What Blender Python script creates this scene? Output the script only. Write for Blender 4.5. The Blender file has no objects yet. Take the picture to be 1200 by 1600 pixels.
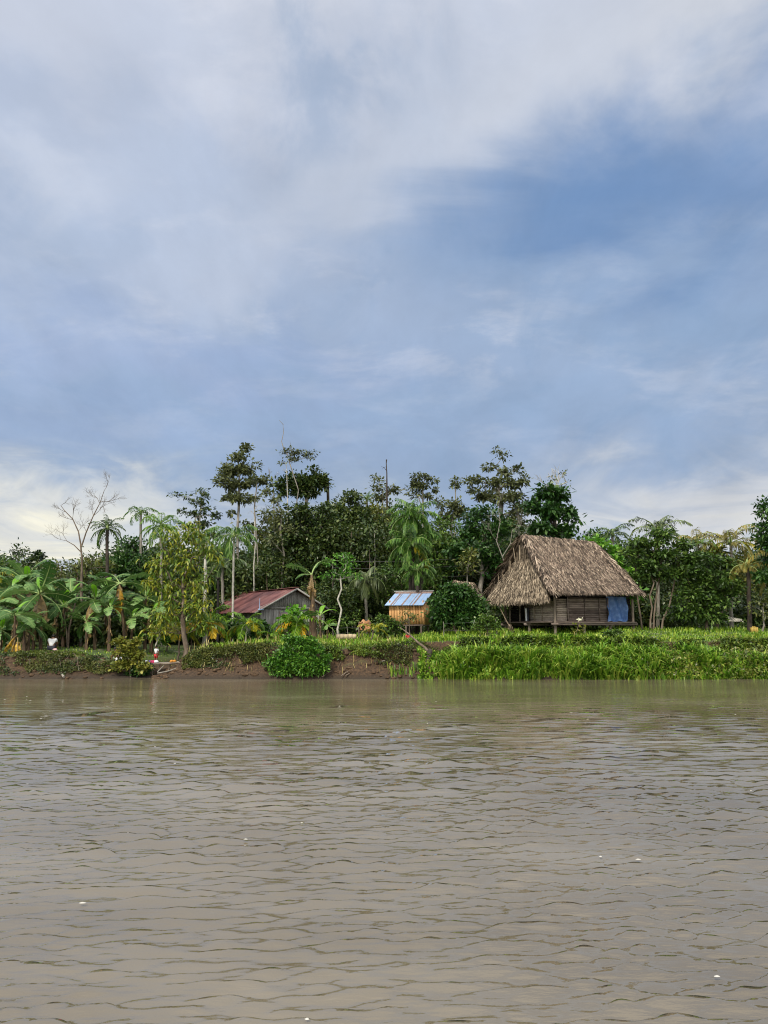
SUN_EL, SUN_AZ, SUN_E, SUN_ANG = 45, 205, 3.4, 10   # behind the camera, slightly left
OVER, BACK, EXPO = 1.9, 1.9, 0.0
import bpy, math, random
import numpy as np
from mathutils import Vector, Matrix
R = np.random.default_rng(7)
random.seed(7)
F = 1164.0; EYE = 2.3; TH = math.radians(9.0)
SC = bpy.context.scene; COL = SC.collection
rad = math.radians

# ---------- pixel (1200x1600 photograph) -> point at depth Y -------------
def W(px, py, Y):
    u = (px - 600) / F; v = (800 - py) / F
    dy = math.cos(TH) - v * math.sin(TH); dz = math.sin(TH) + v * math.cos(TH)
    t = Y / dy
    return np.array([u * t, Y, EYE + dz * t])
def mpp(Y): return Y / F            # metres per photograph pixel at depth Y

# ---------- value noise -----------------------------------------------
def _h(ix, iy, s):
    n = (ix * 374761393 + iy * 668265263 + s * 1442695041) & 0xffffffff
    n = ((n ^ (n >> 13)) * 1274126177) & 0xffffffff
    return ((n ^ (n >> 16)) & 0xffff) / 65535.0
def vn(x, y, s=0):
    x = np.asarray(x, float); y = np.asarray(y, float)
    ix = np.floor(x).astype(np.int64); iy = np.floor(y).astype(np.int64)
    fx = x - ix; fy = y - iy
    fx = fx * fx * (3 - 2 * fx); fy = fy * fy * (3 - 2 * fy)
    a = _h(ix, iy, s); b = _h(ix + 1, iy, s); c = _h(ix, iy + 1, s); d = _h(ix + 1, iy + 1, s)
    return (a + (b - a) * fx) * (1 - fy) + (c + (d - c) * fx) * fy
def fbm(x, y, s=0, o=4):
    r = 0; a = 0.5
    for k in range(o):
        r = r + a * (vn(x * 2 ** k, y * 2 ** k, s + k) - 0.5) * 2; a *= 0.5
    return r

# ---------- terrain height ---------------------------------------------
EPX = [-900, -200, 0, 60, 130, 172, 205, 250, 280, 300, 330, 420, 520, 560, 640, 700, 800, 1200, 1500, 2500]
EZ  = [1.1, 1.1, 1.16, 1.18, 1.05, .98, .55, .5, .6, 1.1, 1.45, 1.6, 1.55, 1.55, 1.66, 1.78, 1.8, 1.72, 1.7, 1.7]
GPX = [-900, 0, 130, 200, 250, 300, 400, 520, 660, 800, 1000, 1200, 2500]
GZ  = [1.35, 1.38, 1.3, 1.15, 1.1, 1.3, 1.65, 1.8, 1.95, 2.15, 2.3, 2.25, 2.2]
def gz(x, Y):
    x = np.asarray(x, float); Y = np.asarray(Y, float)
    px = 600 + F * x / 38.0
    E = np.interp(px, EPX, EZ) + .13 * fbm(x * .55, x * 0 + 7.7, 8, 3); G = np.interp(px, GPX, GZ)
    cove = np.exp(-((px - 245) / 38.0) ** 2)
    sh = 36.2 + .5 * fbm(x * .35, x * 0 + 3.3, 5) + .9 * cove
    s = Y - sh
    n = fbm(x * .9, Y * .9, 11, 4)
    # left / middle : eroded cliff
    f = np.interp(s + .35 * n, [-4, -.1, .02, .3, .75, 1.15, 1.8], [-1.6, -.06, .04, .24, .5, .92, 1.0])
    zl = np.where(f < 0, f, f * E)
    # right : low terrace then small cliff
    f2 = np.interp(s + .25 * n, [-4, -.1, .05, .5, 1.9, 2.3, 2.6], [-1.6, -.05, .05, .3, .5, .56, 1.0])
    zr = np.where(f2 < 0, f2, f2 * E)
    cl = np.interp(s, [-4, 0, .8, 3.2], [-1.6, 0, .18, 1.0]); zc = np.where(cl < 0, cl, cl * E)
    wr = np.clip((px - 640) / 40, 0, 1)
    z = zl * (1 - wr) + zr * wr
    z = z * (1 - cove) + zc * cove
    g = np.clip((s - 2.4) / 6.0, 0, 1); g = g * g * (3 - 2 * g)
    z = z + (G - E) * g * (s > 2.0) + .006 * np.clip(s - 9, 0, 60)
    z = z + (.05 * fbm(x * .7, Y * .7, 21, 4) + .035 * fbm(x * 3, Y * 3, 31, 3)) * np.clip(s * 2, 0, 1)
    return z

# ---------- mesh buffer ---------------------------------------------------
class Buf:
    def __init__(s): s.v = []; s.f = []; s.n = 0
    def add(s, V, Fc, mi=0):
        V = np.asarray(V, float).reshape(-1, 3); Fc = np.asarray(Fc, np.int64)
        s.v.append(V); s.f.append((Fc + s.n, mi)); s.n += len(V)
    def mesh(s, name, mats, origin=(0, 0, 0), smooth=False):
        me = bpy.data.meshes.new(name)
        V = (np.concatenate(s.v) if s.v else np.zeros((0, 3))) - np.asarray(origin, float)
        me.vertices.add(len(V)); me.vertices.foreach_set('co', V.astype(np.float32).ravel())
        li = np.concatenate([f.ravel() for f, _ in s.f])
        ct = np.concatenate([np.full(len(f), f.shape[1]) for f, _ in s.f])
        mi = np.concatenate([np.full(len(f), m) for f, m in s.f])
        me.loops.add(len(li)); me.loops.foreach_set('vertex_index', li.astype(np.int32))
        me.polygons.add(len(ct))
        me.polygons.foreach_set('loop_start', np.concatenate([[0], np.cumsum(ct)[:-1]]).astype(np.int32))
        me.polygons.foreach_set('loop_total', ct.astype(np.int32))
        me.polygons.foreach_set('material_index', mi.astype(np.int32))
        if smooth is not False:
            sm = np.ones(len(ct), bool) if smooth is True else np.isin(mi, smooth)
            me.polygons.foreach_set('use_smooth', sm)
        for m in mats: me.materials.append(m)
        me.update(calc_edges=True); me.validate()
        return me
def link(name, data, parent=None, loc=(0, 0, 0)):
    o = bpy.data.objects.new(name, data); COL.objects.link(o)
    o.location = [float(a) for a in loc]
    if parent: o.parent = parent
    return o
def tag(o, label=None, cat=None, group=None, kind=None):
    if label: o['label'] = label
    if cat: o['category'] = cat
    if group: o['group'] = group
    if kind: o['kind'] = kind
    return o
def root(name, loc, label, cat, group=None, rz=0):
    o = link(name, None, None, loc); o.rotation_euler = (0, 0, rz); o.empty_display_size = .3
    return tag(o, label, cat, group)
def part(name, buf, mats, parent, origin=(0, 0, 0), smooth=False, label=None):
    o = link(name, buf.mesh(name, mats, origin, smooth), parent)
    if label: o['label'] = label
    return o

# ---------- primitives ------------------------------------------------------
def tube(b, pts, rs, n=6, mi=0, cap=True):
    P = np.asarray(pts, float); k = len(P); rs = np.broadcast_to(np.asarray(rs, float), (k,))
    T = np.gradient(P, axis=0); T /= np.linalg.norm(T, axis=1)[:, None] + 1e-9
    ref = np.array([0, 0, 1.]) if abs(T[0][2]) < .8 else np.array([1., 0, 0])
    V = []
    A = np.cross(T[0], ref); A /= np.linalg.norm(A)
    for i in range(k):
        A = A - T[i] * A.dot(T[i]); A /= np.linalg.norm(A) + 1e-9
        B = np.cross(T[i], A)
        a = np.arange(n) * 2 * math.pi / n
        V.append(P[i] + rs[i] * (np.cos(a)[:, None] * A + np.sin(a)[:, None] * B))
    V = np.concatenate(V)
    i = np.arange(k - 1)[:, None] * n; j = np.arange(n)[None, :]; j2 = (j + 1) % n
    Fq = np.stack([i + j, i + j2, i + n + j2, i + n + j], -1).reshape(-1, 4)
    base = b.n
    b.add(V, Fq, mi)
    if cap:
        for s_ in (0, (k - 1) * n):
            c = P[0] if s_ == 0 else P[-1]
            ring = V[s_:s_ + n]
            b.add(np.vstack([ring, c]), [[q, (q + 1) % n, n] for q in range(n)], mi)
def box(b, c, h, ax=None, mi=0):
    """c centre, h half sizes, ax 3x3 rows = axes"""
    ax = np.eye(3) if ax is None else np.asarray(ax, float)
    S = np.array([[x, y, z] for x in (-1, 1) for y in (-1, 1) for z in (-1, 1)], float) * np.asarray(h)
    b.add(np.asarray(c) + S @ ax, [[0, 1, 3, 2], [4, 6, 7, 5], [0, 4, 5, 1], [2, 3, 7, 6], [0, 2, 6, 4], [1, 5, 7, 3]], mi)
def beam(b, p, q, w, h, mi=0, up=(0, 0, 1)):
    p = np.asarray(p, float); q = np.asarray(q, float); d = q - p; L = np.linalg.norm(d); d /= L
    s = np.cross(d, up); 
    if np.linalg.norm(s) < 1e-3: s = np.array([1., 0, 0])
    s /= np.linalg.norm(s); u = np.cross(s, d)
    box(b, (p + q) / 2, (L / 2, w / 2, h / 2), np.array([d, s, u]), mi)
def sphere(b, c, r, n=8, m=6, mi=0, jit=0):
    a = np.arange(n) * 2 * math.pi / n; e = np.linspace(-math.pi / 2, math.pi / 2, m + 1)[1:-1]
    V = [[math.cos(q) * math.cos(t), math.cos(q) * math.sin(t), math.sin(q)] for q in e for t in a]
    V += [[0, 0, -1], [0, 0, 1]]; V = np.array(V)
    if jit: V = V * (1 + jit * R.uniform(-1, 1, (len(V), 1)))
    V = V * np.asarray(r) + np.asarray(c)
    k = len(e); Q = [[i * n + j, i * n + (j + 1) % n, (i + 1) * n + (j + 1) % n, (i + 1) * n + j] for i in range(k - 1) for j in range(n)]
    b.add(V, Q, mi)
    b.add(np.vstack([V[:n], V[-2]]), [[(j + 1) % n, j, n] for j in range(n)], mi)
    b.add(np.vstack([V[(k - 1) * n:k * n], V[-1]]), [[j, (j + 1) % n, n] for j in range(n)], mi)
def unit(a): return a / (np.linalg.norm(a, axis=-1, keepdims=True) + 1e-9)
def leaves(b, P, D, L, w, droop=.15, mi=0, two=False):
    """P base points, D directions, L lengths, w width ratio"""
    n = len(P); D = unit(D); L = np.broadcast_to(L, (n,))[:, None]
    up = np.tile([0, 0, 1.], (n, 1)) + R.normal(0, .55, (n, 3))
    S = unit(np.cross(D, up)); N = np.cross(S, D)
    down = np.array([0, 0, -1.])
    if not two:
        M = P + D * L * .5
        V = np.stack([P, M + S * L * w * .5 - N * L * .06, P + D * L + down * L * droop, M - S * L * w * .5 - N * L * .06], 1)
        b.add(V.reshape(-1, 3), np.arange(4 * n).reshape(n, 4), mi)
    else:
        A = P + D * L * .3; D2 = unit(D + down * droop * 2.2); B = A + D2 * L * .4; C = B + unit(D2 + down * droop * 2.5) * L * .35
        h = S * L * w * .5
        V = np.stack([P, A + h * .9, B + h * .8, C, B - h * .8, A - h * .9], 1)
        k = np.arange(n)[:, None] * 6
        b.add(V.reshape(-1, 3), k + [1, 2, 4, 5], mi); o = b.n - 6 * n
        b.f.append((k + [0, 1, 5] + o, mi)); b.f.append((k + [2, 3, 4] + o, mi))
def blades(b, P, h, w, lean, mi=0):
    n = len(P); a = R.uniform(0, 2 * math.pi, n); h = np.broadcast_to(h, (n,))[:, None]; w = np.broadcast_to(w, (n,))[:, None]
    d = np.stack([np.cos(a), np.sin(a), np.zeros(n)], 1); s = np.stack([-np.sin(a + R.normal(0, .6, n)), np.cos(a), np.zeros(n)], 1)
    ln = (R.uniform(.15, 1, n) * lean)[:, None]
    M = P + d * h * ln * .35 + [0, 0, 1] * h * .62; T = P + d * h * ln + [0, 0, 1] * h * (1 - .45 * ln)
    V = np.stack([P - s * w * .4, P + s * w * .4, M + s * w * .5, M - s * w * .5, T], 1).reshape(-1, 3)
    k = np.arange(n)[:, None] * 5
    b.add(V, k + [0, 1, 2, 3], mi); b.f.append((k + [3, 2, 4] + b.n - 5 * n, mi))

# ---------- materials ----------------------------------------------------
def newmat(name):
    m = bpy.data.materials.new(name); m.use_nodes = True; nt = m.node_tree; nt.nodes.clear()
    out = nt.nodes.new('ShaderNodeOutputMaterial'); return m, nt, out
def N(nt, typ, **k):
    n = nt.nodes.new(typ)
    for a, v in k.items():
        if a.startswith('i_'): n.inputs[a[2:].replace('_', ' ')].default_value = v
        elif a.startswith('n_'): n.inputs[int(a[2:])].default_value = v
        else: setattr(n, a, v)
    return n
def c4(c): return (c[0], c[1], c[2], 1)
def ramp(nt, stops):
    r = nt.nodes.new('ShaderNodeValToRGB'); e = r.color_ramp.elements
    e[0].position = stops[0][0]; e[0].color = c4(stops[0][1]); e[1].position = stops[-1][0]; e[1].color = c4(stops[-1][1])
    for p, c in stops[1:-1]:
        q = e.new(p); q.color = c4(c)
    return r
def leafmat(name, stops, tr=.3, rough=.42, island=True, nscale=.35, spec=.5):
    m, nt, out = newmat(name); L = nt.links
    g = N(nt, 'ShaderNodeNewGeometry'); tc = N(nt, 'ShaderNodeTexCoord'); oi = N(nt, 'ShaderNodeObjectInfo')
    no = N(nt, 'ShaderNodeTexNoise', i_Scale=nscale if island else 5., i_Detail=3.)
    L.new(tc.outputs['Object'], no.inputs['Vector'])
    a = N(nt, 'ShaderNodeMath', operation='MULTIPLY_ADD', n_1=.75 if island else .25, n_2=-.05 if island else .15)
    L.new(g.outputs['Random Per Island'] if island else oi.outputs['Random'], a.inputs[0])
    b = N(nt, 'ShaderNodeMath', operation='MULTIPLY_ADD', n_1=.9, n_2=-.3); L.new(no.outputs['Fac'], b.inputs[0])
    s = N(nt, 'ShaderNodeMath', operation='ADD'); L.new(a.outputs[0], s.inputs[0]); L.new(b.outputs[0], s.inputs[1])
    if island:
        o2 = N(nt, 'ShaderNodeMath', operation='MULTIPLY_ADD', n_1=.2, n_2=-.05); L.new(oi.outputs['Random'], o2.inputs[0])
        s2 = N(nt, 'ShaderNodeMath', operation='ADD'); L.new(s.outputs[0], s2.inputs[0]); L.new(o2.outputs[0], s2.inputs[1]); s = s2
    stops = [(q, (min(.8, cc[0] * 1.08), min(.8, cc[1] * 1.1), cc[2] * .72)) for q, cc in stops]
    r = ramp(nt, stops); L.new(s.outputs[0], r.inputs[0])
    p = N(nt, 'ShaderNodeBsdfPrincipled', i_Roughness=rough); p.inputs['Specular IOR Level'].default_value = spec
    L.new(r.outputs[0], p.inputs['Base Color'])
    t = N(nt, 'ShaderNodeBsdfTranslucent'); L.new(r.outputs[0], t.inputs[0])
    mx = N(nt, 'ShaderNodeMixShader', n_0=tr); L.new(p.outputs[0], mx.inputs[1]); L.new(t.outputs[0], mx.inputs[2])
    L.new(mx.outputs[0], out.inputs[0]); return m
def solid(name, stops, rough=.8, scale=(4, 4, 4), spec=.3, bump=0, detail=5, island=0, metal=0):
    m, nt, out = newmat(name); L = nt.links
    tc = N(nt, 'ShaderNodeTexCoord'); mp = N(nt, 'ShaderNodeMapping'); mp.inputs['Scale'].default_value = scale
    L.new(tc.outputs['Object'], mp.inputs[0])
    no = N(nt, 'ShaderNodeTexNoise', i_Scale=1., i_Detail=float(detail), i_Roughness=.6); L.new(mp.outputs[0], no.inputs['Vector'])
    fac = no.outputs['Fac']
    if island:
        g = N(nt, 'ShaderNodeNewGeometry')
        a = N(nt, 'ShaderNodeMath', operation='MULTIPLY_ADD', n_1=float(island), n_2=-island / 2); L.new(g.outputs['Random Per Island'], a.inputs[0])
        s = N(nt, 'ShaderNodeMath', operation='ADD'); L.new(a.outputs[0], s.inputs[0]); L.new(fac, s.inputs[1]); fac = s.outputs[0]
    r = ramp(nt, stops); L.new(fac, r.inputs[0])
    p = N(nt, 'ShaderNodeBsdfPrincipled', i_Roughness=rough, i_Metallic=float(metal)); p.inputs['Specular IOR Level'].default_value = spec
    L.new(r.outputs[0], p.inputs['Base Color'])
    if bump:
        bp = N(nt, 'ShaderNodeBump', i_Strength=float(bump), i_Distance=.03); L.new(no.outputs['Fac'], bp.inputs['Height']); L.new(bp.outputs[0], p.inputs['Normal'])
    L.new(p.outputs[0], out.inputs[0]); return m
G = 1.0
def gs(*cs):
    k = len(cs); return [(.1 + .8 * i / (k - 1), c) for i, c in enumerate(cs)]
M = {}
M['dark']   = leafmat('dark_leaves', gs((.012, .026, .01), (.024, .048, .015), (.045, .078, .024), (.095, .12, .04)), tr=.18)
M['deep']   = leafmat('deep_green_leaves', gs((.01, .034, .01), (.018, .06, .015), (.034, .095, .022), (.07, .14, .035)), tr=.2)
M['mid']    = leafmat('mid_green_leaves', gs((.022, .046, .016), (.04, .088, .02), (.08, .145, .036), (.15, .22, .06)), tr=.22)
M['bright'] = leafmat('bright_green_leaves', gs((.03, .09, .015), (.07, .2, .03), (.12, .3, .04), (.22, .4, .07)))
M['olive']  = leafmat('olive_leaves', gs((.035, .046, .015), (.07, .09, .025), (.12, .14, .04), (.22, .22, .07)), tr=.22)
M['grey']   = leafmat('grey_green_leaves', gs((.04, .05, .03), (.075, .09, .05), (.12, .14, .08), (.2, .22, .13)))
M['avo']    = leafmat('yellow_green_drooping_leaves', gs((.03, .07, .012), (.07, .14, .02), (.14, .21, .03), (.3, .3, .04)), nscale=.8)
M['shrub']  = leafmat('shrub_leaves', gs((.05, .07, .015), (.12, .15, .03), (.22, .22, .05), (.36, .33, .1)))
M['bush']   = leafmat('waterside_bush_leaves', gs((.015, .05, .01), (.035, .115, .016), (.07, .2, .03), (.15, .3, .05)))
M['lime']   = leafmat('lime_leaves', gs((.05, .15, .02), (.1, .28, .03), (.2, .42, .05)))
M['pdark']  = leafmat('dark_palm_leaflets', gs((.025, .05, .02), (.045, .085, .03), (.08, .13, .045)), tr=.2)
M['pmid']   = leafmat('green_palm_leaflets', gs((.025, .07, .02), (.05, .13, .025), (.1, .2, .05), (.17, .28, .07)), tr=.3)
M['pbright']= leafmat('bright_palm_leaflets', gs((.06, .14, .02), (.13, .26, .03), (.26, .4, .05)), tr=.35)
M['pyel']   = leafmat('yellowing_palm_leaflets', gs((.12, .18, .02), (.3, .3, .03), (.55, .42, .04)), tr=.3)
M['pgold']  = leafmat('golden_dry_leaflets', gs((.4, .25, .03), (.65, .42, .04), (.75, .52, .08)), tr=.3)
M['pgrey']  = leafmat('grey_palm_leaflets', gs((.05, .075, .045), (.09, .12, .07), (.15, .18, .1)), tr=.2)
M['pbrown'] = leafmat('khaki_palm_leaflets', gs((.12, .12, .04), (.22, .19, .06), (.36, .28, .1)), tr=.25)
M['ban']    = leafmat('banana_leaf', gs((.028, .075, .024), (.055, .13, .04), (.11, .2, .07)), tr=.25, island=False, rough=.5, spec=.4)
M['banl']   = leafmat('pale_banana_leaf', gs((.075, .155, .06), (.14, .25, .1), (.24, .36, .17)), tr=.25, island=False, rough=.48, spec=.4)
M['banf']   = leafmat('fresh_banana_leaf', gs((.11, .28, .02), (.17, .4, .03), (.25, .5, .05)), tr=.4, island=False, rough=.35, spec=.5)
M['bany']   = leafmat('dead_yellow_banana_leaf', gs((.22, .11, .015), (.4, .22, .025), (.55, .34, .05)), tr=.25, island=True)
M['banb']   = leafmat('dead_brown_banana_leaf', gs((.08, .05, .03), (.17, .11, .065), (.3, .2, .12)), tr=.15, island=True)
M['rib']    = solid('pale_leaf_rib', [(.3, (.2, .28, .09)), (.7, (.3, .38, .14))], .5)
M['ribd']   = solid('brown_leaf_rib', [(.3, (.16, .12, .06)), (.7, (.25, .19, .09))], .7)
M['bark']   = solid('brown_bark', [(.3, (.07, .05, .035)), (.5, (.13, .1, .075)), (.7, (.22, .18, .14))], .9, (6, 6, 2), bump=.6)
M['barkg']  = solid('grey_bark', [(.3, (.13, .12, .1)), (.5, (.22, .2, .17)), (.7, (.34, .32, .28))], .9, (6, 6, 2), bump=.5)
M['barkw']  = solid('pale_bark', [(.3, (.24, .22, .19)), (.5, (.42, .4, .35)), (.7, (.6, .57, .5))], .85, (5, 5, 3), bump=.4)
M['barkd']  = solid('dark_bark', [(.3, (.025, .02, .016)), (.7, (.07, .055, .045))], .9, (6, 6, 2), bump=.5)
M['bstem']  = solid('banana_stem', [(.3, (.03, .02, .014)), (.48, (.08, .052, .033)), (.62, (.15, .1, .06)), (.78, (.16, .17, .07))], .75, (9, 9, 1.5), bump=.5)
M['thatch'] = solid('dry_palm_thatch', [(.1, (.022, .016, .012)), (.36, (.078, .056, .042)), (.64, (.2, .148, .11)), (1., (.52, .42, .32))], .8, (9, 9, 9), island=.85)
M['thatchd']= solid('old_thatch_underside', [(.3, (.05, .035, .025)), (.7, (.09, .065, .045))], .9, (8, 8, 8))
M['thatchg']= solid('pale_gable_thatch', [(.1, (.03, .023, .017)), (.36, (.11, .085, .06)), (.62, (.26, .205, .145)), (1., (.6, .49, .36))], .8, (9, 9, 9), island=.85)
M['wood']   = solid('weathered_dark_boards', [(.2, (.06, .045, .038)), (.5, (.13, .1, .085)), (.8, (.26, .21, .18))], .85, (2, 2, 12), island=.5, bump=.4)
M['woodl']  = solid('pale_split_cane', [(.2, (.14, .11, .09)), (.5, (.27, .22, .18)), (.8, (.42, .35, .28))], .85, (2, 2, 12), island=.5, bump=.4)
M['woodg']  = solid('grey_weathered_boards', [(.2, (.13, .125, .115)), (.5, (.22, .21, .2)), (.8, (.33, .32, .3))], .85, (9, 9, 1.5), island=.35, bump=.3)
M['woodo']  = solid('fresh_orange_boards', [(.2, (.34, .165, .06)), (.5, (.54, .29, .115)), (.8, (.68, .41, .18))], .7, (7, 7, 1.2), island=.3, bump=.2)
M['post']   = solid('old_post_wood', [(.3, (.09, .07, .055)), (.7, (.22, .18, .14))], .85, (8, 8, 2), bump=.4)
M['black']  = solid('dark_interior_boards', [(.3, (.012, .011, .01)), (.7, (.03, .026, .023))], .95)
M['tarp']   = solid('blue_tarpaulin', [(.3, (.03, .08, .22)), (.5, (.05, .12, .31)), (.7, (.11, .2, .4))], .45, (5, 5, 5), spec=.5, bump=.3)
M['rust']   = solid('rusty_red_sheet', [(.2, (.06, .022, .022)), (.45, (.12, .04, .038)), (.65, (.19, .08, .07)), (.9, (.4, .27, .24))], .5, (1.2, 1.2, 1.2), spec=.5, island=.25, detail=8)
M['zinc']   = solid('pale_zinc_sheet', [(.3, (.25, .38, .6)), (.7, (.38, .53, .78))], .35, (1.5, 1.5, 1.5), spec=.6, metal=.25)
M['zincr']  = solid('rusted_zinc_strip', [(.3, (.12, .07, .06)), (.7, (.34, .25, .22))], .6, (6, 6, 6))
M['orange'] = solid('orange_brown_tarpaulin', [(.3, (.18, .08, .035)), (.5, (.34, .17, .075)), (.7, (.48, .27, .14))], .6, (3, 3, 3))
M['beige']  = solid('pale_beige_boards', [(.3, (.35, .27, .17)), (.7, (.55, .45, .31))], .8, (4, 4, 4), island=.2)
M['skin']   = solid('brown_skin', [(.3, (.16, .08, .05)), (.7, (.22, .12, .075))], .5)
M['hair']   = solid('black_hair', [(.3, (.008, .007, .006)), (.7, (.02, .017, .015))], .5)
M['white']  = solid('white_cotton', [(.3, (.7, .7, .72)), (.7, (.85, .85, .87))], .8, (12, 12, 12), bump=.3)
M['red']    = solid('red_cotton', [(.3, (.5, .02, .03)), (.7, (.65, .05, .06))], .8)
M['pink']   = solid('pink_cloth', [(.3, (.7, .04, .14)), (.7, (.85, .12, .25))], .8, (5, 5, 5))
M['purple'] = solid('purple_cloth', [(.3, (.12, .07, .35)), (.7, (.25, .16, .5))], .8)
M['rose']   = solid('pale_rose_cloth', [(.3, (.7, .42, .4)), (.7, (.85, .62, .6))], .8)
M['navy']   = solid('dark_cloth', [(.3, (.02, .022, .03)), (.7, (.05, .05, .07))], .8)
M['oragec'] = solid('orange_cloth', [(.3, (.5, .2, .03)), (.7, (.62, .3, .06))], .8)
M['yellow'] = solid('yellow_plastic', [(.3, (.3, .2, .04)), (.7, (.44, .32, .08))], .6, (6, 6, 6), bump=.2)
M['wire']   = solid('grey_wire', [(.3, (.07, .07, .07)), (.7, (.1, .1, .1))], .5)
M['flower'] = solid('cream_flower', [(.3, (.7, .68, .5)), (.7, (.85, .83, .66))], .7)
M['foam']   = solid('river_foam', [(.3, (.42, .4, .36)), (.7, (.58, .56, .51))], .6)
M['soilrk'] = solid('clod_soil', [(.3, (.035, .022, .013)), (.5, (.075, .047, .028)), (.7, (.13, .085, .052))], .95, (5, 5, 5), bump=.7)
# ======================= plant generators ===============================
def in_ell(n, surf=.4):
    d = unit(R.normal(0, 1, (n, 3))); return d * (R.uniform(0, 1, n) ** surf)[:, None]
def skeleton(b, base, clumps, r0, wob=.06, mi=0, trunk_top=None, lean=0., nodes=7, minr=.012, sides=6):
    """trunk from base up to trunk_top, every clump joined to the nearest node"""
    base = np.asarray(base, float); C = np.asarray(clumps, float)
    top = np.asarray(trunk_top if trunk_top is not None else C.mean(0), float)
    t = np.linspace(0, 1, nodes)[:, None]; P = base + (top - base) * t
    H = np.linalg.norm(top - base); P[1:-1] += R.normal(0, wob * H * .25, (nodes - 2, 3)) * [1, 1, .2]
    Ns = [p for p in P]; par = [-1] + list(range(nodes - 1)); cnt = [0.] * nodes; kind = [0] * nodes
    for c in C[np.argsort(np.linalg.norm(C - top, axis=1))]:
        A = np.array(Ns); d = np.linalg.norm(A - c, axis=1)
        pen = np.where(A[:, 2] > c[2] - .15 * d, 1.0 + .8 * np.clip(A[:, 2] - c[2], 0, 3), 0) ; pen[0] += 50
        pen[:max(1, nodes // 3)] += 30
        i = int(np.argmin(d + pen)); a = Ns[i]
        mid = (a + c) / 2 + R.normal(0, .1 * d[i] + .01, 3) + [0, 0, .05 * d[i]]
        Ns += [mid, c]; par += [i, len(Ns) - 2]; cnt += [0., 1.]; kind += [1, 1]
    cnt = np.array(cnt)
    for i in range(len(Ns) - 1, 0, -1): cnt[par[i]] += cnt[i]
    tot = max(cnt[0], 1); rr = np.maximum(minr, r0 * .75 * np.sqrt(cnt / tot))
    for i in range(nodes): rr[i] = max(rr[i], r0 * (1 - .35 * i / (nodes - 1)) * (.35 + .65 * math.sqrt(cnt[i] / tot)))
    rr[0] = r0 * 1.35
    tube(b, Ns[:nodes], rr[:nodes], 8, mi)
    for i in range(nodes, len(Ns)):
        tube(b, [Ns[par[i]], Ns[i]], [min(rr[par[i]] * .8, rr[i] * 1.25), rr[i]], 4 if rr[i] < .04 else sides, mi, cap=False)
def clumps_for(blobs, Y, rc, fill=1.0, depth=1.0):
    out = []
    for bl in blobs:
        cx, cy, rx, ry = bl[:4]; Yb = Y + (bl[4] if len(bl) > 4 else 0)
        s = mpp(Yb); c = W(cx, cy, Yb); e = np.array([rx * s, max(rx, ry) * s * depth * .85, ry * s]); e = np.maximum(e - rc * .45, .12)
        n = max(1, int(fill * 1.6 * (e[0] * e[1] * e[2]) ** (2 / 3.) / rc ** 2 * 3.2) + 1)
        out.append(c + in_ell(n) * e * np.where(R.random(n) < .16, R.uniform(1.05, 1.35, n), 1.)[:, None])
    return np.concatenate(out)
NT = [0]
def leafcloud(b, C, rc, dens, L, w=.5, droop=.2, flat=.6, mi=0, two=False, updir=.15):
    n = int(dens); k = len(C)
    idx = np.repeat(np.arange(k), n); m = len(idx)
    sc = R.uniform(.5, 1.45, k)[idx][:, None]
    off = R.normal(0, .5, (m, 3)) * [1, 1, flat] * rc * sc
    P = C[idx] + off
    D = unit(off * [1, 1, 1.2]) * .8 + R.normal(0, .5, (m, 3)) + [0, 0, updir]
    leaves(b, P, D, L * R.uniform(.45, 1.4, m), w, droop, mi, two)
def tree(label, px, Y, blobs, mat, L=.26, rc=.55, dens=60, r0=.14, bark='bark', fill=1., name='tree', cat='tree', group=None,
         w=.5, droop=.2, flat=.6, two=False, top=None, sink=.1, wob=.06, depth=1., updir=.15, base=None, extra=None, minr=.012, stems=None, surf=None):
    x = W(px, 984, Y)[0]; z = float(gz(x, Y)); o = np.array([x, Y, z - sink]) if base is None else np.asarray(base, float)
    rt = root(name, o, label, cat, group)
    C = clumps_for(blobs, Y, rc, fill, depth)
    C = C[C[:, 2] > z + .05]
    tb = Buf()
    tt = None
    if top is not None: tt = W(top[0], top[1], Y)
    if stems:
        parts_ = np.array_split(C[np.argsort(C[:, 0])], len(stems))
        for sp, cc in zip(stems, parts_):
            xs = W(sp, 984, Y)[0]; skeleton(tb, [xs, Y + R.uniform(-.3, .3), z - sink], cc, r0, wob, top if False else 0, None, minr=minr)
    else: skeleton(tb, o, C, r0, wob, 0, tt, minr=minr)
    if extra: extra(tb)
    part('trunk', tb, [M[bark]], rt, o, smooth=True)
    lb = Buf(); leafcloud(lb, C, rc, dens, L, w, droop, flat, 0, two, updir)
    part('crown', lb, [M[mat]], rt, o)
    return rt
def twigs(b, p, d, L, r, k, spread=.55, up=.15, mi=0):
    p = np.asarray(p, float); d = unit(np.asarray(d, float))
    pts = [p]; q = p; dd = d
    for i in range(4):
        dd = unit(dd + R.normal(0, .16, 3) + [0, 0, up * .3]); q = q + dd * L / 4; pts.append(q)
    tube(b, pts, np.linspace(r, r * .6, 5), 4 if r < .03 else 6, mi, cap=False)
    if k <= 0: return
    for t in (2, 3, 4, 4):
        if R.random() < .88:
            e = unit(dd + R.normal(0, spread, 3) + [0, 0, up])
            twigs(b, pts[t], e, L * R.uniform(.55, .8), r * (.62 if t < 4 else .6), k - 1, spread, up, mi)
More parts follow.
